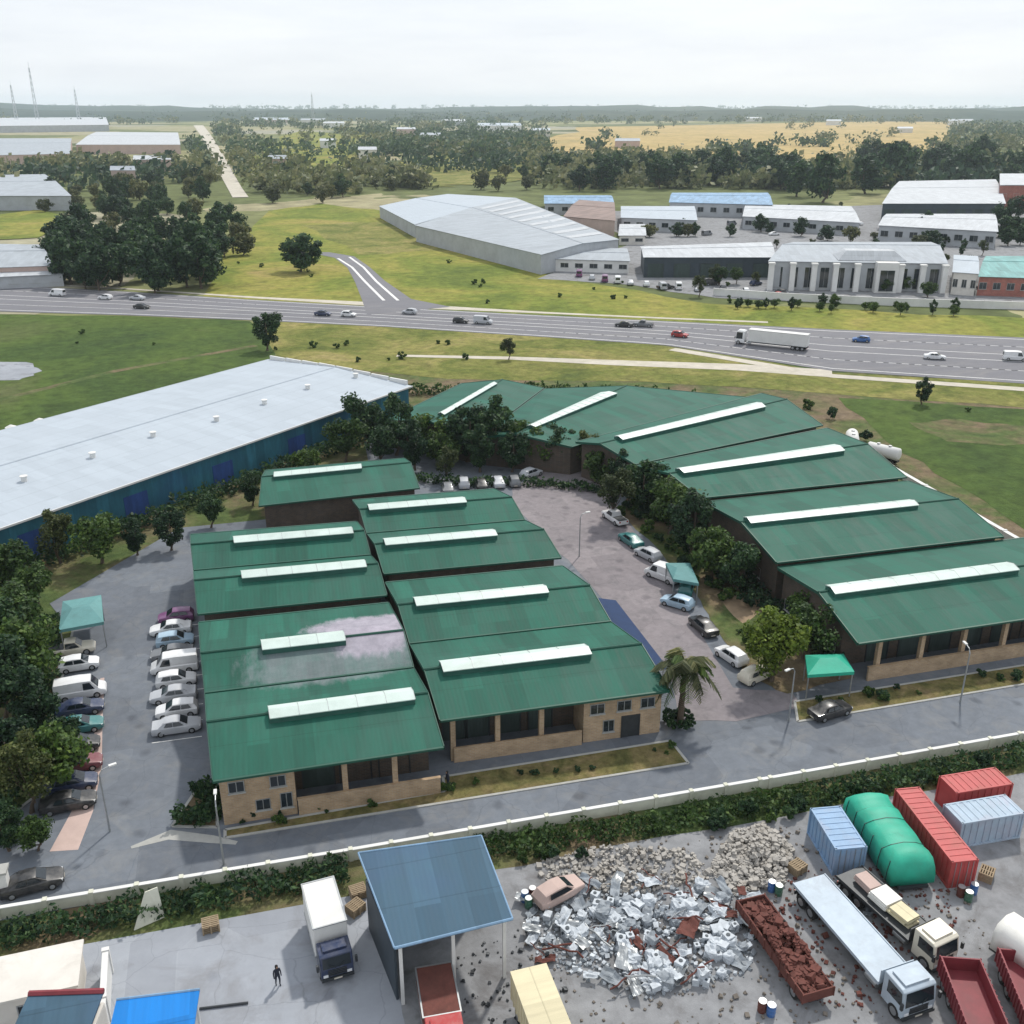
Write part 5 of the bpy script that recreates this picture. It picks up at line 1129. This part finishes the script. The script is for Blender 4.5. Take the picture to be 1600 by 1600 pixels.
# ------------------------------------------------------------------ the scrap yard
def blob(seed, sx, sy, sz, sub=3, amp=.3, fr=1.6):
    bm = bmesh.new(); bmesh.ops.create_cube(bm, size=2); bmesh.ops.subdivide_edges(bm, edges=bm.edges[:], cuts=sub, use_grid_fill=True)
    for v in bm.verts:
        p = v.co.copy(); s_ = p.normalized() * 1.25; q_ = p.lerp(s_, .55)
        k = 1 + amp * mnoise.noise(p * fr + Vector((seed * 7.1, seed, 0)))
        v.co = Vector((q_.x * sx * k, q_.y * sy * k, max(0, (q_.z + 1) * sz * k)))
    me = bpy.data.meshes.new('bag'); bm.to_mesh(me); bm.free(); return me
BAG = []
for k in range(5): me = blob(k, .5, .45, .42, 3, .35); me.materials.append(M['bag']); BAG.append(me)
def mesh_machine(seed):
    """a scrapped white appliance: dented cabinet with an open dark drum hole and a base"""
    r_ = random.Random(seed); b = MB(); s_ = lambda: r_.uniform(-.05, .05)
    lo = [(-.35 + s_(), -.33 + s_(), 0), (.35 + s_(), -.33 + s_(), 0), (.35 + s_(), .33 + s_(), 0), (-.35 + s_(), .33 + s_(), 0)]; b.hexa(lo, [(x + s_(), y + s_(), .9 + s_()) for x, y, _ in lo])
    b.k = 1; b.tube([(0, -.36, .48), (0, -.42, .48)], .2, 12); b.tube([(0, 0, .9), (0, 0, .97)], .16, 10)
    return b.mesh('scrap_appliance', [M['bag'], M['dark_wall']])
APP = [mesh_machine(k) for k in range(4)]
rr = random.Random(5); spots = []; poly = [(825, 1440), (900, 1400), (1000, 1420), (1090, 1380), (1150, 1420), (1170, 1500), (1100, 1550), (1000, 1545), (960, 1490), (850, 1500)]
def inpoly(x, y, P):
    c_ = False
    for (xa, ya), (xb, yb) in zip(P, P[1:] + P[:1]):
        if (ya > y) != (yb > y) and x < (xb - xa) * (y - ya) / (yb - ya) + xa: c_ = not c_
    return c_
k = 0
while k < 150:
    x, y = rr.uniform(815, 1175), rr.uniform(1375, 1555)
    if not inpoly(x, y, poly): continue
    if rr.random() > .12 + 1.6 * max(0, mnoise.noise(Vector((x * .018, y * .02, 2)))) : continue
    p = at(x, y); k += 1; ap = rr.random() < .22
    o = bpy.data.objects.new('scrap_appliance' if ap else 'bulk_bag', rr.choice(APP if ap else BAG)); COL.objects.link(o)
    o.location = (p.x, p.y, .03); o.rotation_euler = (rr.choice((0, 0, R(90))) * ap, 0, rr.uniform(0, 6.28))
    if o.rotation_euler[0]: o.location.z = .42
    if not ap and rr.random() < .35: o.material_slots[0].link = 'OBJECT'; o.material_slots[0].material = M['bag2']
    sc = rr.uniform(.55, 1.0) if ap else rr.uniform(.35, 1.0); o.scale = (sc, sc, sc * rr.uniform(.8, 1.1))
    tag(o, 'scrapped white appliance lying in the heaps of the scrap yard' if ap else 'crumpled pale bag in the heaps of the scrap yard', 'appliance' if ap else 'bag', 'scrapped appliances in the yard' if ap else 'white bags in the scrap yard')
def heap(name, poly_, n, s0, s1, m, h, seed, px=True):
    r_ = random.Random(seed); b = MB(); P = [tuple(at(*q_)[:2]) if px else q_ for q_ in poly_]; cx_ = sum(p[0] for p in P) / len(P); cy_ = sum(p[1] for p in P) / len(P); rad = max(math.hypot(p[0] - cx_, p[1] - cy_) for p in P); k = 0
    while k < n:
        x, y = r_.uniform(cx_ - rad, cx_ + rad), r_.uniform(cy_ - rad, cy_ + rad)
        if not inpoly(x, y, P): continue
        k += 1; s_ = r_.uniform(s0, s1) * (1 if r_.random() < .85 else 1.7); z = h * max(0, 1 - math.hypot(x - cx_, y - cy_) / rad) * r_.uniform(.4, 1) * (1 + mnoise.noise(Vector((x, y, seed))))
        vs = [Vector((r_.uniform(.6, 1) * a, r_.uniform(.6, 1) * b_, r_.uniform(.5, .9) * c_)) * s_ for c_ in (-1, 1) for a, b_ in ((-1, -1), (1, -1), (1, 1), (-1, 1))]
        mt = Matrix.Translation((x, y, z + s_ * .3)) @ Matrix.Rotation(r_.uniform(0, 6.28), 4, 'Z') @ Matrix.Rotation(r_.uniform(-.6, .6), 4, 'X'); vs = [mt @ v for v in vs]; b.hexa(vs[:4], vs[4:])
    return tag(b.build(name, M[m]), kind='stuff')
heap('rubble', [(1105, 1365), (1150, 1300), (1195, 1288), (1240, 1330), (1225, 1385), (1150, 1400)], 1700, .05, .17, 'rubble', 1.2, 1)
heap('rubble', [(840, 1345), (940, 1325), (1080, 1330), (1120, 1370), (1000, 1400), (850, 1395)], 800, .04, .16, 'rubble', .4, 2)
heap('debris', [(830, 1400), (1000, 1370), (1180, 1400), (1180, 1530), (1000, 1570), (840, 1500)], 900, .04, .15, 'bag2', .25, 3)
heap('debris', [(820, 1420), (1000, 1390), (1190, 1420), (1190, 1520), (1000, 1560), (830, 1500)], 380, .05, .17, 'bag', .3, 13)
heap('debris', [(830, 1330), (1240, 1290), (1500, 1360), (1560, 1500), (1300, 1640), (800, 1640)], 900, .03, .11, 'dirtlump', .1, 14)
heap('debris', [(1150, 1390), (1340, 1340), (1500, 1400), (1490, 1560), (1250, 1580)], 420, .03, .14, 'rust', .2, 4)
heap('debris', [(700, 1500), (830, 1440), (900, 1560), (860, 1640), (700, 1620)], 130, .03, .12, 'darksteel', .15, 5)
p = at(872, 1405); t = thing('scrap_car', 'stripped pink grey car shell on the rubble beside the slate blue shed', 'car', (p.x, p.y, .35), R(20))
o = car_body([(-2.0, .72, .2, .7, .6, .71), (-1.6, .85, .1, .8, .6, 1.2), (-.4, .86, .1, .8, .62, 1.32), (.3, .86, .1, .8, .6, 1.25), (1.0, .85, .1, .78, .68, .8), (2.0, .7, .2, .55, .6, .56)]).build('shell', M['pink_wall'], t)
panes(t, 'window_hole', [[(-1.3, -.83, .86), (.75, -.83, .86), (.3, -.68, 1.18), (-1.2, -.68, 1.18)], [(1.0, -.6, .84), (1.0, .6, .84), (.36, .55, 1.22), (.36, -.55, 1.22)]])
for x in (-1.2, 1.2): b = MB(); b.box(x - .2, x + .2, -.7, .7, -.3, .1); b.build('block', M['rubble'], t)
# rusty trailer with its load, pale flatbed lorry, a second lorry loaded with sheets
pr_, qr = at(1172, 1412, .9), at(1278, 1560, .9)
trailer('rusty open trailer heaped with scrap beside the pale blue flatbed', pr_, qr, 1.15, .75, .75, 'rust', ribs=9, open_top=True)
d = (qr - pr_); n_ = Vector((-d.y, d.x, 0)).normalized() * 1.0
lp = [pr_ + d * .03 + n_, pr_ + d * .03 - n_, qr - d * .03 - n_, qr - d * .03 + n_]
hp = heap('scrap_load', [(v.x, v.y) for v in lp], 600, .06, .2, 'rust', .9, 6, px=False); hp.location.z = 1.1; hp['kind'] = 'stuff'
pf, qf = at(1268, 1375, 1.6), at(1432, 1560, 1.6); cf = (pf + qf) / 2
lorry('pale blue flatbed lorry with a long empty bed facing the camera', (cf.x, cf.y, .04), yaw(pf, qf), (qf - pf).length + .6, 1.35, 'bed_grey', 'bed_grey', 0, bed=1.45, cabl=2.0, rails=False, cabh=2.7)
pf, qf = at(1330, 1362, 1.4), at(1475, 1490, 1.4); cf = (pf + qf) / 2; ll = (qf - pf).length
lorry('cream cabbed lorry stacked with pale sheets beyond the pale blue flatbed', (cf.x, cf.y, .04), yaw(pf, qf), ll + .4, 1.2, 'car_cream', 'darksteel', 0, bed=1.3, cabl=1.9, cabh=2.6)
dn = (qf - pf).normalized()
for k, (f, w_, lab, m) in enumerate(((.18, .5, 'pale pink stack of sheets at the tail of the cream lorry', 'pink_wall'), (.38, .8, 'white stack of sheets midway on the cream lorry bed', 'tarp_white'), (.58, .6, 'cream stack of sheets behind the cab of the cream lorry', 'cream'))):
    c_ = pf.lerp(qf, f); t = thing('sheet_stack', lab, 'stack', (c_.x, c_.y, 1.35), yaw(pf, qf) + .06 * (k - 1)); r_ = random.Random(k)
    for j in range(4):
        b = MB(); dx = r_.uniform(-.15, .15); b.box(-.8 + dx, .8 + dx, -w_ + r_.uniform(-.1, .1), w_, j * .17, j * .17 + .15); b.build('sheet', M[m], t)
# containers and the tarpaulined trailer
def container(label, p, q_, w_, m, h=2.5, z=.04, group='shipping containers on the scrap yard'):
    p, q_ = Vector((p[0], p[1], 0)), Vector((q_[0], q_[1], 0)); L = (q_ - p).length; t = thing('shipping_container', label, 'container', (p.x, p.y, z), yaw(p, q_), group)
    b = MB(); n = int(L / .3)
    def side(s):
        for k in range(n):
            x0, x1 = L * k / n, L * (k + 1) / n; dd = .0 if k % 2 else .05; b.box(x0, x1, min(s * w_, s * (w_ - .06) ) - (0 if s > 0 else 0) + (-dd if s > 0 else dd) , max(s * w_, s * (w_ - .06)) + (-dd if s > 0 else dd), .16, h - .12)
    side(1); b.build('side_panel', M[m], t); b = MB(); side(-1); b.build('side_panel', M[m], t)
    b = MB()
    for k in range(n): b.box(L * k / n, L * (k + 1) / n, -w_ + .02, w_ - .02, h - .14, h - .05 + (.035 if k % 2 else 0))
    b.build('roof', M[m], t)
    b = MB()
    for s in (-1, 1):
        for z0 in (0, h - .15): b.box(0, L, s * w_ - .07, s * w_ + .07, z0, z0 + .15)
        for x in (0, L): b.box(x - .08, x + .08, s * w_ - .08, s * w_ + .08, 0, h)
    for x in (0, L):
        for z0 in (0, h - .15): b.box(x - .06, x + .06, -w_, w_, z0, z0 + .15)
    b.build('frame', M[m], t)
    for s in (-1, 1):
        b = MB(); b.box(L + .01, L + .05, min(0, s * (w_ - .1)) + .01 * (s > 0), max(0, s * (w_ - .1)) - .01 * (s < 0), .16, h - .16); dr = b.build('door', M[m], t)
        b = MB()
        for f in (.3, .7): b.tube([(L + .08, s * w_ * f, .1), (L + .08, s * w_ * f, h - .1)], .025, 5)
        b.build('lock_rod', M['steel'], dr)
    b = MB(); b.box(.0, .04, -w_ + .1, w_ - .1, .16, h - .16); b.build('end_panel', M[m], t); return t
container('faded blue container beside the green tarpaulin, nearest the rubble heap', at(1290, 1262, 2.5), at(1330, 1325, 2.5), 1.2, 'ctr_blue')
container('long red container on the far side of the green tarpaulin', at(1418, 1232, 2.5), at(1508, 1345, 2.5), 1.0, 'ctr_red')
container('short red container lying across behind the blue one by the hedge', at(1482, 1226, 2.5), at(1568, 1212, 2.5), 1.1, 'ctr_red')
container('blue container lying across beside the short red container', at(1490, 1272, 2.5), at(1585, 1256, 2.5), 1.15, 'ctr_steelblue')
pt, qt = at(1352, 1238, 2.6), at(1432, 1350, 2.6)
t = thing('covered_trailer', 'wide trailer under a bright green tarpaulin between the blue and the red container', 'trailer', (pt.x, pt.y, .04), yaw(pt, qt)); L = (qt - pt).length; w_ = 1.75
b = MB(); secs = []
for k in range(15):
    x = L * k / 14; s_ = 1 + .03 * math.sin(k * 2.1); hh = 2.75 + .12 * math.sin(k * 1.7) - (.35 if k in (0, 14) else 0)
    secs.append([(x, -w_ * 1.02 * s_, .6), (x, -w_ * s_, hh * .6), (x, -w_ * .93 * s_, hh * .9), (x, -w_ * .55, hh * 1.0), (x, 0, hh * 1.05), (x, w_ * .55, hh * 1.0), (x, w_ * .93 * s_, hh * .9), (x, w_ * s_, hh * .6), (x, w_ * 1.02 * s_, .6)])
loft(b, secs); b.build('tarpaulin', M['tarp_green'], t, smooth=True)
b = MB()
for k in range(6): x = L * (.08 + k * .168); b.tube([(x, p_[1] * 1.015, p_[2] + .02) for p_ in secs[7]], .03, 4)
b.build('strap', M['darksteel'], t); b = MB(); b.box(-.2, L + .2, -1.2, 1.2, .35, .58); b.build('chassis', M['darksteel'], t); wheels(t, (1.0, 2.2, L - 1), 1.2, .42, .3)
# lower right corner: maroon slatted trailers and the white covered one
pm, qm = at(1500, 1500, 1.9), at(1565, 1660, 1.9)
trailer('maroon slatted trailer at the picture corner in front of the white cover', pm, qm, 1.3, .8, 1.3, 'maroon', ribs=18, open_top=True)
pm, qm = at(1590, 1490, 1.7), at(1655, 1640, 1.7)
trailer('maroon slatted trailer half cut by the picture edge', pm, qm, 1.3, .8, 1.2, 'maroon', ribs=18, open_top=True)
pt, qt = at(1572, 1432, 2.9), at(1668, 1496, 2.9); t = thing('covered_trailer', 'trailer under a rounded white cover at the picture edge', 'trailer', (pt.x, pt.y, .04), yaw(pt, qt)); L = (qt - pt).length; b = MB(); secs = []
for k in range(9):
    x = L * k / 8; secs.append([(x, -1.35, .8), (x, -1.35, 2.2), (x, -1.0, 2.75), (x, 0, 3.0), (x, 1.0, 2.75), (x, 1.35, 2.2), (x, 1.35, .8)])
loft(b, secs); b.build('cover', M['tarp_white'], t, smooth=True); b = MB(); b.box(-.1, L + .1, -1.2, 1.2, .5, .79); b.build('chassis', M['darksteel'], t); wheels(t, (.9, L - 1), 1.2, .42, .3)

# ------------------------------------------------------------------ estate furniture: canopies, palm, tanks, gate post, lamps
def canopy(label, px, z, m, rise=.5, cat='canopy'):
    c_ = [at(a, b_, z) for a, b_ in px]; o = c_[0].copy(); o.z = 0; t = thing('shade_canopy', label, cat, (o.x, o.y, .04)); c_ = [p - o for p in c_]; ap = sum(c_, Vector()) / 4 + Vector((0, 0, rise)); r_ = c_[0].lerp(c_[3], .5).lerp(ap, .6); r2 = c_[1].lerp(c_[2], .5).lerp(ap, .6); r_.z = r2.z = z + rise
    b = MB(); b.quad(c_[0], c_[1], r2, r_); b.quad(c_[2], c_[3], r_, r2); b.add([c_[1], c_[2], r2], [(0, 1, 2)]); b.add([c_[3], c_[0], r_], [(0, 1, 2)])
    for i in range(4):
        p, q_ = c_[i], c_[(i + 1) % 4]; b.quad(p - Vector((0, 0, .35)), q_ - Vector((0, 0, .35)), q_, p)
    b.build('cover', M[m], t); 
    for p in c_: q_ = p.lerp(ap, .06); b = MB(); b.tube([(q_.x, q_.y, 0), (q_.x, q_.y, p.z + .02)], .07, 6); b.build('post', M['steel'], t)
    return t
canopy('bright green canopy at the corner of the widest hall', ((1262, 1055), (1335, 1050), (1318, 1022), (1258, 1024)), 3.0, 'tarp_green', .7)
canopy('grey teal shade net over the first parking places by the western trees', ((92, 985), (162, 972), (158, 930), (98, 940)), 3.2, 'net_teal', .6)
canopy('small teal shade canopy beside the white van in the lane', ((1052, 905), (1092, 912), (1078, 880), (1040, 880)), 2.8, 'net_teal', .5)
p = at(1062, 1132); pal = thing('palm_tree', 'tall palm with drooping fronds at the corner of the brick gable block', 'tree', (p.x, p.y, .05)); rr = random.Random(9)
b = MB(); b.tube([(0, 0, 0), (.1, .1, 2.0), (.15, .1, 4.3), (.1, 0, 6.7)], [.34, .26, .22, .25], 9)
for k in range(28): z = .3 + k * .22; b.tube([(.02 * k % .15, .05, z), (.02 * k % .15, .05, z + .07)], [.3, .27], 9)
b.build('trunk', M['bark'], pal)
def frond(b, az, el, L):
    d = Vector((math.cos(az), math.sin(az), 0)); pts = []
    for k in range(9):
        s_ = k / 8; pts.append(Vector((.1, 0, 6.7)) + d * (L * (s_ * math.cos(el) * (1 - .15 * s_))) + Vector((0, 0, L * (s_ * math.sin(el) - .75 * s_ * s_))))
    b.tube(pts, [.05 - .005 * k for k in range(9)], 4); n = d.cross(Vector((0, 0, 1)))
    for k in range(26):
        f = .12 + .88 * k / 25; i = min(7, int(f * 8)); q_ = pts[i].lerp(pts[i + 1], f * 8 - i); ll = L * .3 * math.sin(math.pi * (.12 + .8 * f)) + .1
        for s in (-1, 1):
            e_ = q_ + n * s * ll * .75 + d * ll * .45 - Vector((0, 0, ll * (.3 + .3 * rr.random()))); w_ = d * .09; b.quad(q_ - w_, q_ + w_, e_ + w_ * .3, e_ - w_ * .3)
for k in range(26):
    b = MB(); frond(b, k * 2.4 + rr.uniform(-.2, .2), rr.uniform(-.25, 1.15), rr.uniform(3.2, 4.4)); b.build('frond', M['leaf_olive' if k % 3 else 'leaf_mid'], pal)
for k in range(7):
    a = k * .9; shrub((p.x + 1.1 * math.cos(a), p.y + 1.1 * math.sin(a)), rr.uniform(.6, 1.1), 'dark shrub at the foot of the palm', 'shrubs under the palm', 0)
def tank_trailer(label, px, py, rz):
    p = at(px, py); t = thing('tank_trailer', label, 'trailer', (p.x, p.y, .04), rz); b = MB(); b.tube([(-2.8, 0, 1.9), (-2.6, 0, 1.9), (2.6, 0, 1.9), (2.8, 0, 1.9)], [.7, 1.05, 1.05, .7], 18); b.build('tank', M['white_wall'], t, smooth=True)
    b = MB(); b.box(-2.7, 2.9, -.45, .45, .6, .86); b.build('chassis', M['darksteel'], t)
    for x in (-1, 1): b = MB(); b.disc((x, 0, 3.0), .28, .2, 10, 'z'); b.build('hatch', M['steel'], t)
    wheels(t, (-1.8, -.7, 1.9), .95, .45, .3); return t
tank_trailer('white tank trailer behind the turned hall at the field edge', 1330, 702, R(60))
tank_trailer('white tank trailer at the start of the long white kerb wall', 1378, 722, R(120))
p = at(8, 1398); gp = thing('gate_post', 'white rounded gate post at the estate entrance', 'gate post', (p.x, p.y, .04)); b = MB(); b.box(-.45, .45, -.45, .45, 0, 2.2); b.build('pillar', M['white_wall'], gp, bevel=.05); b = MB(); b.box(-.58, .58, -.58, .58, 2.203, 2.4); b.build('cap', M['kerb'], gp)
lampmesh = None
for k, (px, py, lab) in enumerate(((1232, 1128, 'lamp post at the lane mouth by the black saloon'), (350, 1352, 'lamp post on the estate road before the brick corner block'), (1500, 1098, 'lamp post before the pillared loading front'), (172, 1300, 'lamp post beside the pink footpath at the western parking'), (905, 870, 'lamp post beside the pink lane'))):
    p = at(px, py)
    if k == 0:
        lt = thing('lamp_post', lab, 'lamp post', (p.x, p.y, .04), R(200), 'lamp posts of the estate'); b = MB(); b.tube([(0, 0, 0), (0, 0, 5.6), (.25, 0, 6.0), (1.0, 0, 6.15)], [.09, .06, .05, .04], 8); b.build('pole', M['steel'], lt)
        b = MB(); b.box(.8, 1.4, -.12, .12, 6.08, 6.2); b.build('lamp_head', M['white_wall'], lt)
    else: o = copy_tree(lt); o.location = (p.x, p.y, .04); o['label'] = lab; o.rotation_euler = (0, 0, R((200, 90, 80, 20, 10)[k]))

hedge('dark undergrowth against the brick wall of the eastern halls', [(56.3, 78), (56.0, 95), (55.8, 115), (53.5, 130)], 2.4, 2.0, 'leaf_dark', .24, 90)
hedge('low hedge around the parked cars at the bend halls', [(20, 148), (30, 142), (42, 139), (50, 134)], 2.2, 1.6, 'leaf_dark', .28, 50)
hedge('dark undergrowth below the trees of the western parking', [(-24.5, 72), (-23.5, 84), (-24, 100), (-26, 112)], 3.2, 1.6, 'leaf_dark', .24, 90)
rr = random.Random(77)
for k in range(36):
    px_, py_ = rr.uniform(1080, 1560), rr.uniform(320, 470); tree('tree', rr.choice(['broad0', 'broad1', 'dark0', 'dark1', 'dark2']), at(px_, py_), rr.uniform(.5, 1.1), 'small tree growing between the buildings of the works', 'small trees among the works buildings')

# ------------------------------------------------------------------ clutter of the yards
def pipe_mesh(seed):
    r_ = random.Random(seed); b = MB(); p = Vector((-1.2, 0, .15)); pts = [p]
    for k in range(5): p = p + Vector((.5, r_.uniform(-.25, .25), r_.uniform(-.12, .25))); p.z = max(.08, p.z); pts.append(p)
    b.tube(pts, .07, 8); return b.mesh('scrap_pipe', M['rust' if seed % 2 else 'steel'])
def bent_sheet(seed):
    r_ = random.Random(seed); b = MB(); n = 8; g = [[Vector((-.9 + 1.8 * i / n, -.5 + j / n, .12 + .35 * mnoise.noise(Vector((i * .35, j * .3, seed * 3.3))) + .1)) for j in range(n + 1)] for i in range(n + 1)]
    for i in range(n):
        for j in range(n): b.quad(g[i][j], g[i + 1][j], g[i + 1][j + 1], g[i][j + 1])
    me = b.mesh('scrap_sheet', M[('bag', 'steel', 'bag2', 'rust')[seed % 4]]); return me
PIPES = [pipe_mesh(k) for k in range(4)]; SHEETS = [bent_sheet(k) for k in range(8)]
rr = random.Random(91)
def strew(n, meshes, poly_, label, cat, group, s0, s1, zr=.25, thick=0):
    k = 0
    while k < n:
        x, y = rr.uniform(min(p[0] for p in poly_), max(p[0] for p in poly_)), rr.uniform(min(p[1] for p in poly_), max(p[1] for p in poly_))
        if not inpoly(x, y, poly_): continue
        me = rr.choice(meshes); o = bpy.data.objects.new(me.name.split('.')[0], me); COL.objects.link(o); p = at(x, y); k += 1; sc = rr.uniform(s0, s1)
        o.location = (p.x, p.y, .04 + rr.random() * zr); o.rotation_euler = (rr.uniform(-.2, .2), rr.uniform(-.2, .2), rr.uniform(0, 6.28)); o.scale = (sc, sc * rr.uniform(.7, 1.2), sc); tag(o, label, cat, group)
        if thick: md = o.modifiers.new('thickness', 'SOLIDIFY'); md.thickness = thick
SP = [(815, 1410), (900, 1385), (1100, 1365), (1190, 1410), (1190, 1510), (1080, 1560), (960, 1550), (830, 1500)]
strew(34, PIPES, SP, 'bent length of pipe lying in the scrap heaps of the yard', 'pipe', 'scrap pipes in the yard', .5, 1.1, .5)
strew(60, SHEETS, SP, 'buckled metal sheet lying in the scrap heaps of the yard', 'sheet', 'scrap sheets in the yard', .5, 1.15, .5, .02)
strew(14, SHEETS, [(1210, 1400), (1300, 1360), (1480, 1380), (1500, 1450), (1430, 1440), (1300, 1560), (1290, 1590)], 'buckled metal sheet lying between the parked lorries of the yard', 'sheet', 'sheets between the lorries', .4, .8, .05, .02)
def drum():
    t = thing('oil_drum', 'x', 'drum', (0, 0, 0)); b = MB(); b.tube([(0, 0, 0), (0, 0, .28), (0, 0, .3), (0, 0, .32), (0, 0, .58), (0, 0, .6), (0, 0, .62), (0, 0, .88)], [.29, .29, .31, .29, .29, .31, .29, .29], 14); b.build('barrel', M['car_blue'], t); b = MB(); b.disc((0, 0, .885), .27, .02, 14, 'z'); b.build('lid', M['steel'], t); return t
dp = None
for k, (px_, py_) in enumerate(((820, 1408), (832, 1402), (826, 1418), (1205, 1392), (1216, 1398), (1190, 1580), (1204, 1586), (1500, 1400), (1512, 1408), (1520, 1396))):
    t = drum() if dp is None else copy_tree(dp); dp = dp or t; t.location = Z(px_, py_, .04); t['label'] = 'oil drum standing in the scrap yard beside the heaps and lorries'; t['group'] = 'oil drums in the yard'
    if k % 3: recolour(t, 'barrel', M[('car_green', 'rust')[k % 2]])
def pallet():
    t = thing('pallet_stack', 'x', 'pallets', (0, 0, 0))
    for j in range(5):
        b = MB(); z = j * .15
        for k in range(6): b.box(-.6, .6, -.5 + k * .18, -.4 + k * .18, z + .11, z + .135)
        for x in (-.55, 0, .55): b.box(x - .05, x + .05, -.5, .5, z, z + .108)
        b.build('pallet', M['wood'], t)
    return t
M['wood'] = worn('weathered_wood', (.3, .23, .15, 1), .3, 3, .9)
pp = None
for px_, py_, rz, lab in ((560, 1400, 10, 'pallet stack beside the white box lorry'), (556, 1425, 35, 'pallet stack nearest the slate blue shed wall'), (1245, 1362, 20, 'pallet stack behind the tail of the pale blue flatbed'), (330, 1452, 5, 'pallet stack on the concrete below the hedge'), (1540, 1372, 40, 'pallet stack beyond the long red container')):
    t = pallet() if pp is None else copy_tree(pp); pp = pp or t; t.location = Z(px_, py_, .04); t.rotation_euler = (0, 0, R(rz)); t['label'] = lab; t['group'] = 'pallet stacks of the yards'
for px_, py_, rz, lab in ((1000, 1062 + 20, 40, 'person walking at the mouth of the pink lane'), (700, 1232, 200, 'person standing in the grass strip before the worn hall'), (1222, 1470, 100, 'person standing between the rusty trailer and the pale blue flatbed')):
    p = at(px_, py_); person(lab, (p.x, p.y, .05), R(rz))

rr = random.Random(123)
for k in range(26):
    px_, py_ = rr.uniform(1000, 1540), rr.choice((352, 360, 368, 374, 446, 452)); c_ = rr.choice(['white', 'silver', 'grey', 'navy', 'red', 'black'])
    if 1200 < px_ < 1490 and py_ > 440: py_ += 14
    car(rr.choice(['hatch', 'sedan', 'van', 'pickup']), c_, Z(px_, py_, .095), rr.choice((0, 80, 90, 20)), 'vehicle standing between the sheds and houses of the works across the highway', 'vehicles between the works sheds', sc=1.15)

for px_, py_, key, sc, lab in ((690, 730, 'dark2', 1.1, 'dark bushy tree just behind the low round tree at the bend'), (870, 735, 'dark1', 1.0, 'dark tree in front of the white hatchback at the bend'), (915, 735, 'broad1', .9, 'olive tree at the elbow of the lane beside the white van'), (600, 730, 'broad3', 1.1, 'dark green tree between the short back hall and the grey warehouse corner')):
    tree('tree', key, at(px_, py_), sc, lab, 'trees around the bend halls')

hedge('ragged dark hedge along the foot of the teal warehouse wall', [(-59, 100.5), (-20, 135), (2, 154.5), (27, 176.5)], 3.0, 2.6, 'leaf_dark', .3, 60)
for kind, c, px, py, hd, lab in (('hatch', 'silver', 1012, 872, 112, 'silver hatchback just behind the white van in the pink lane'),
    ('pickup', 'white', 960, 815, 100, 'white pickup under the first lane trees behind the dark teal saloon')):
    car(kind, c, Z(px, py, .075), hd, lab)
rr = random.Random(15)
for k in range(30):
    t_ = rr.random(); shrub((51.5 + rr.uniform(-1.6, 3), 84 + 42 * t_), rr.uniform(.7, 1.5), 'shrub in the planting between the parked cars of the lane and the eastern halls', 'shrubs of the lane planting')
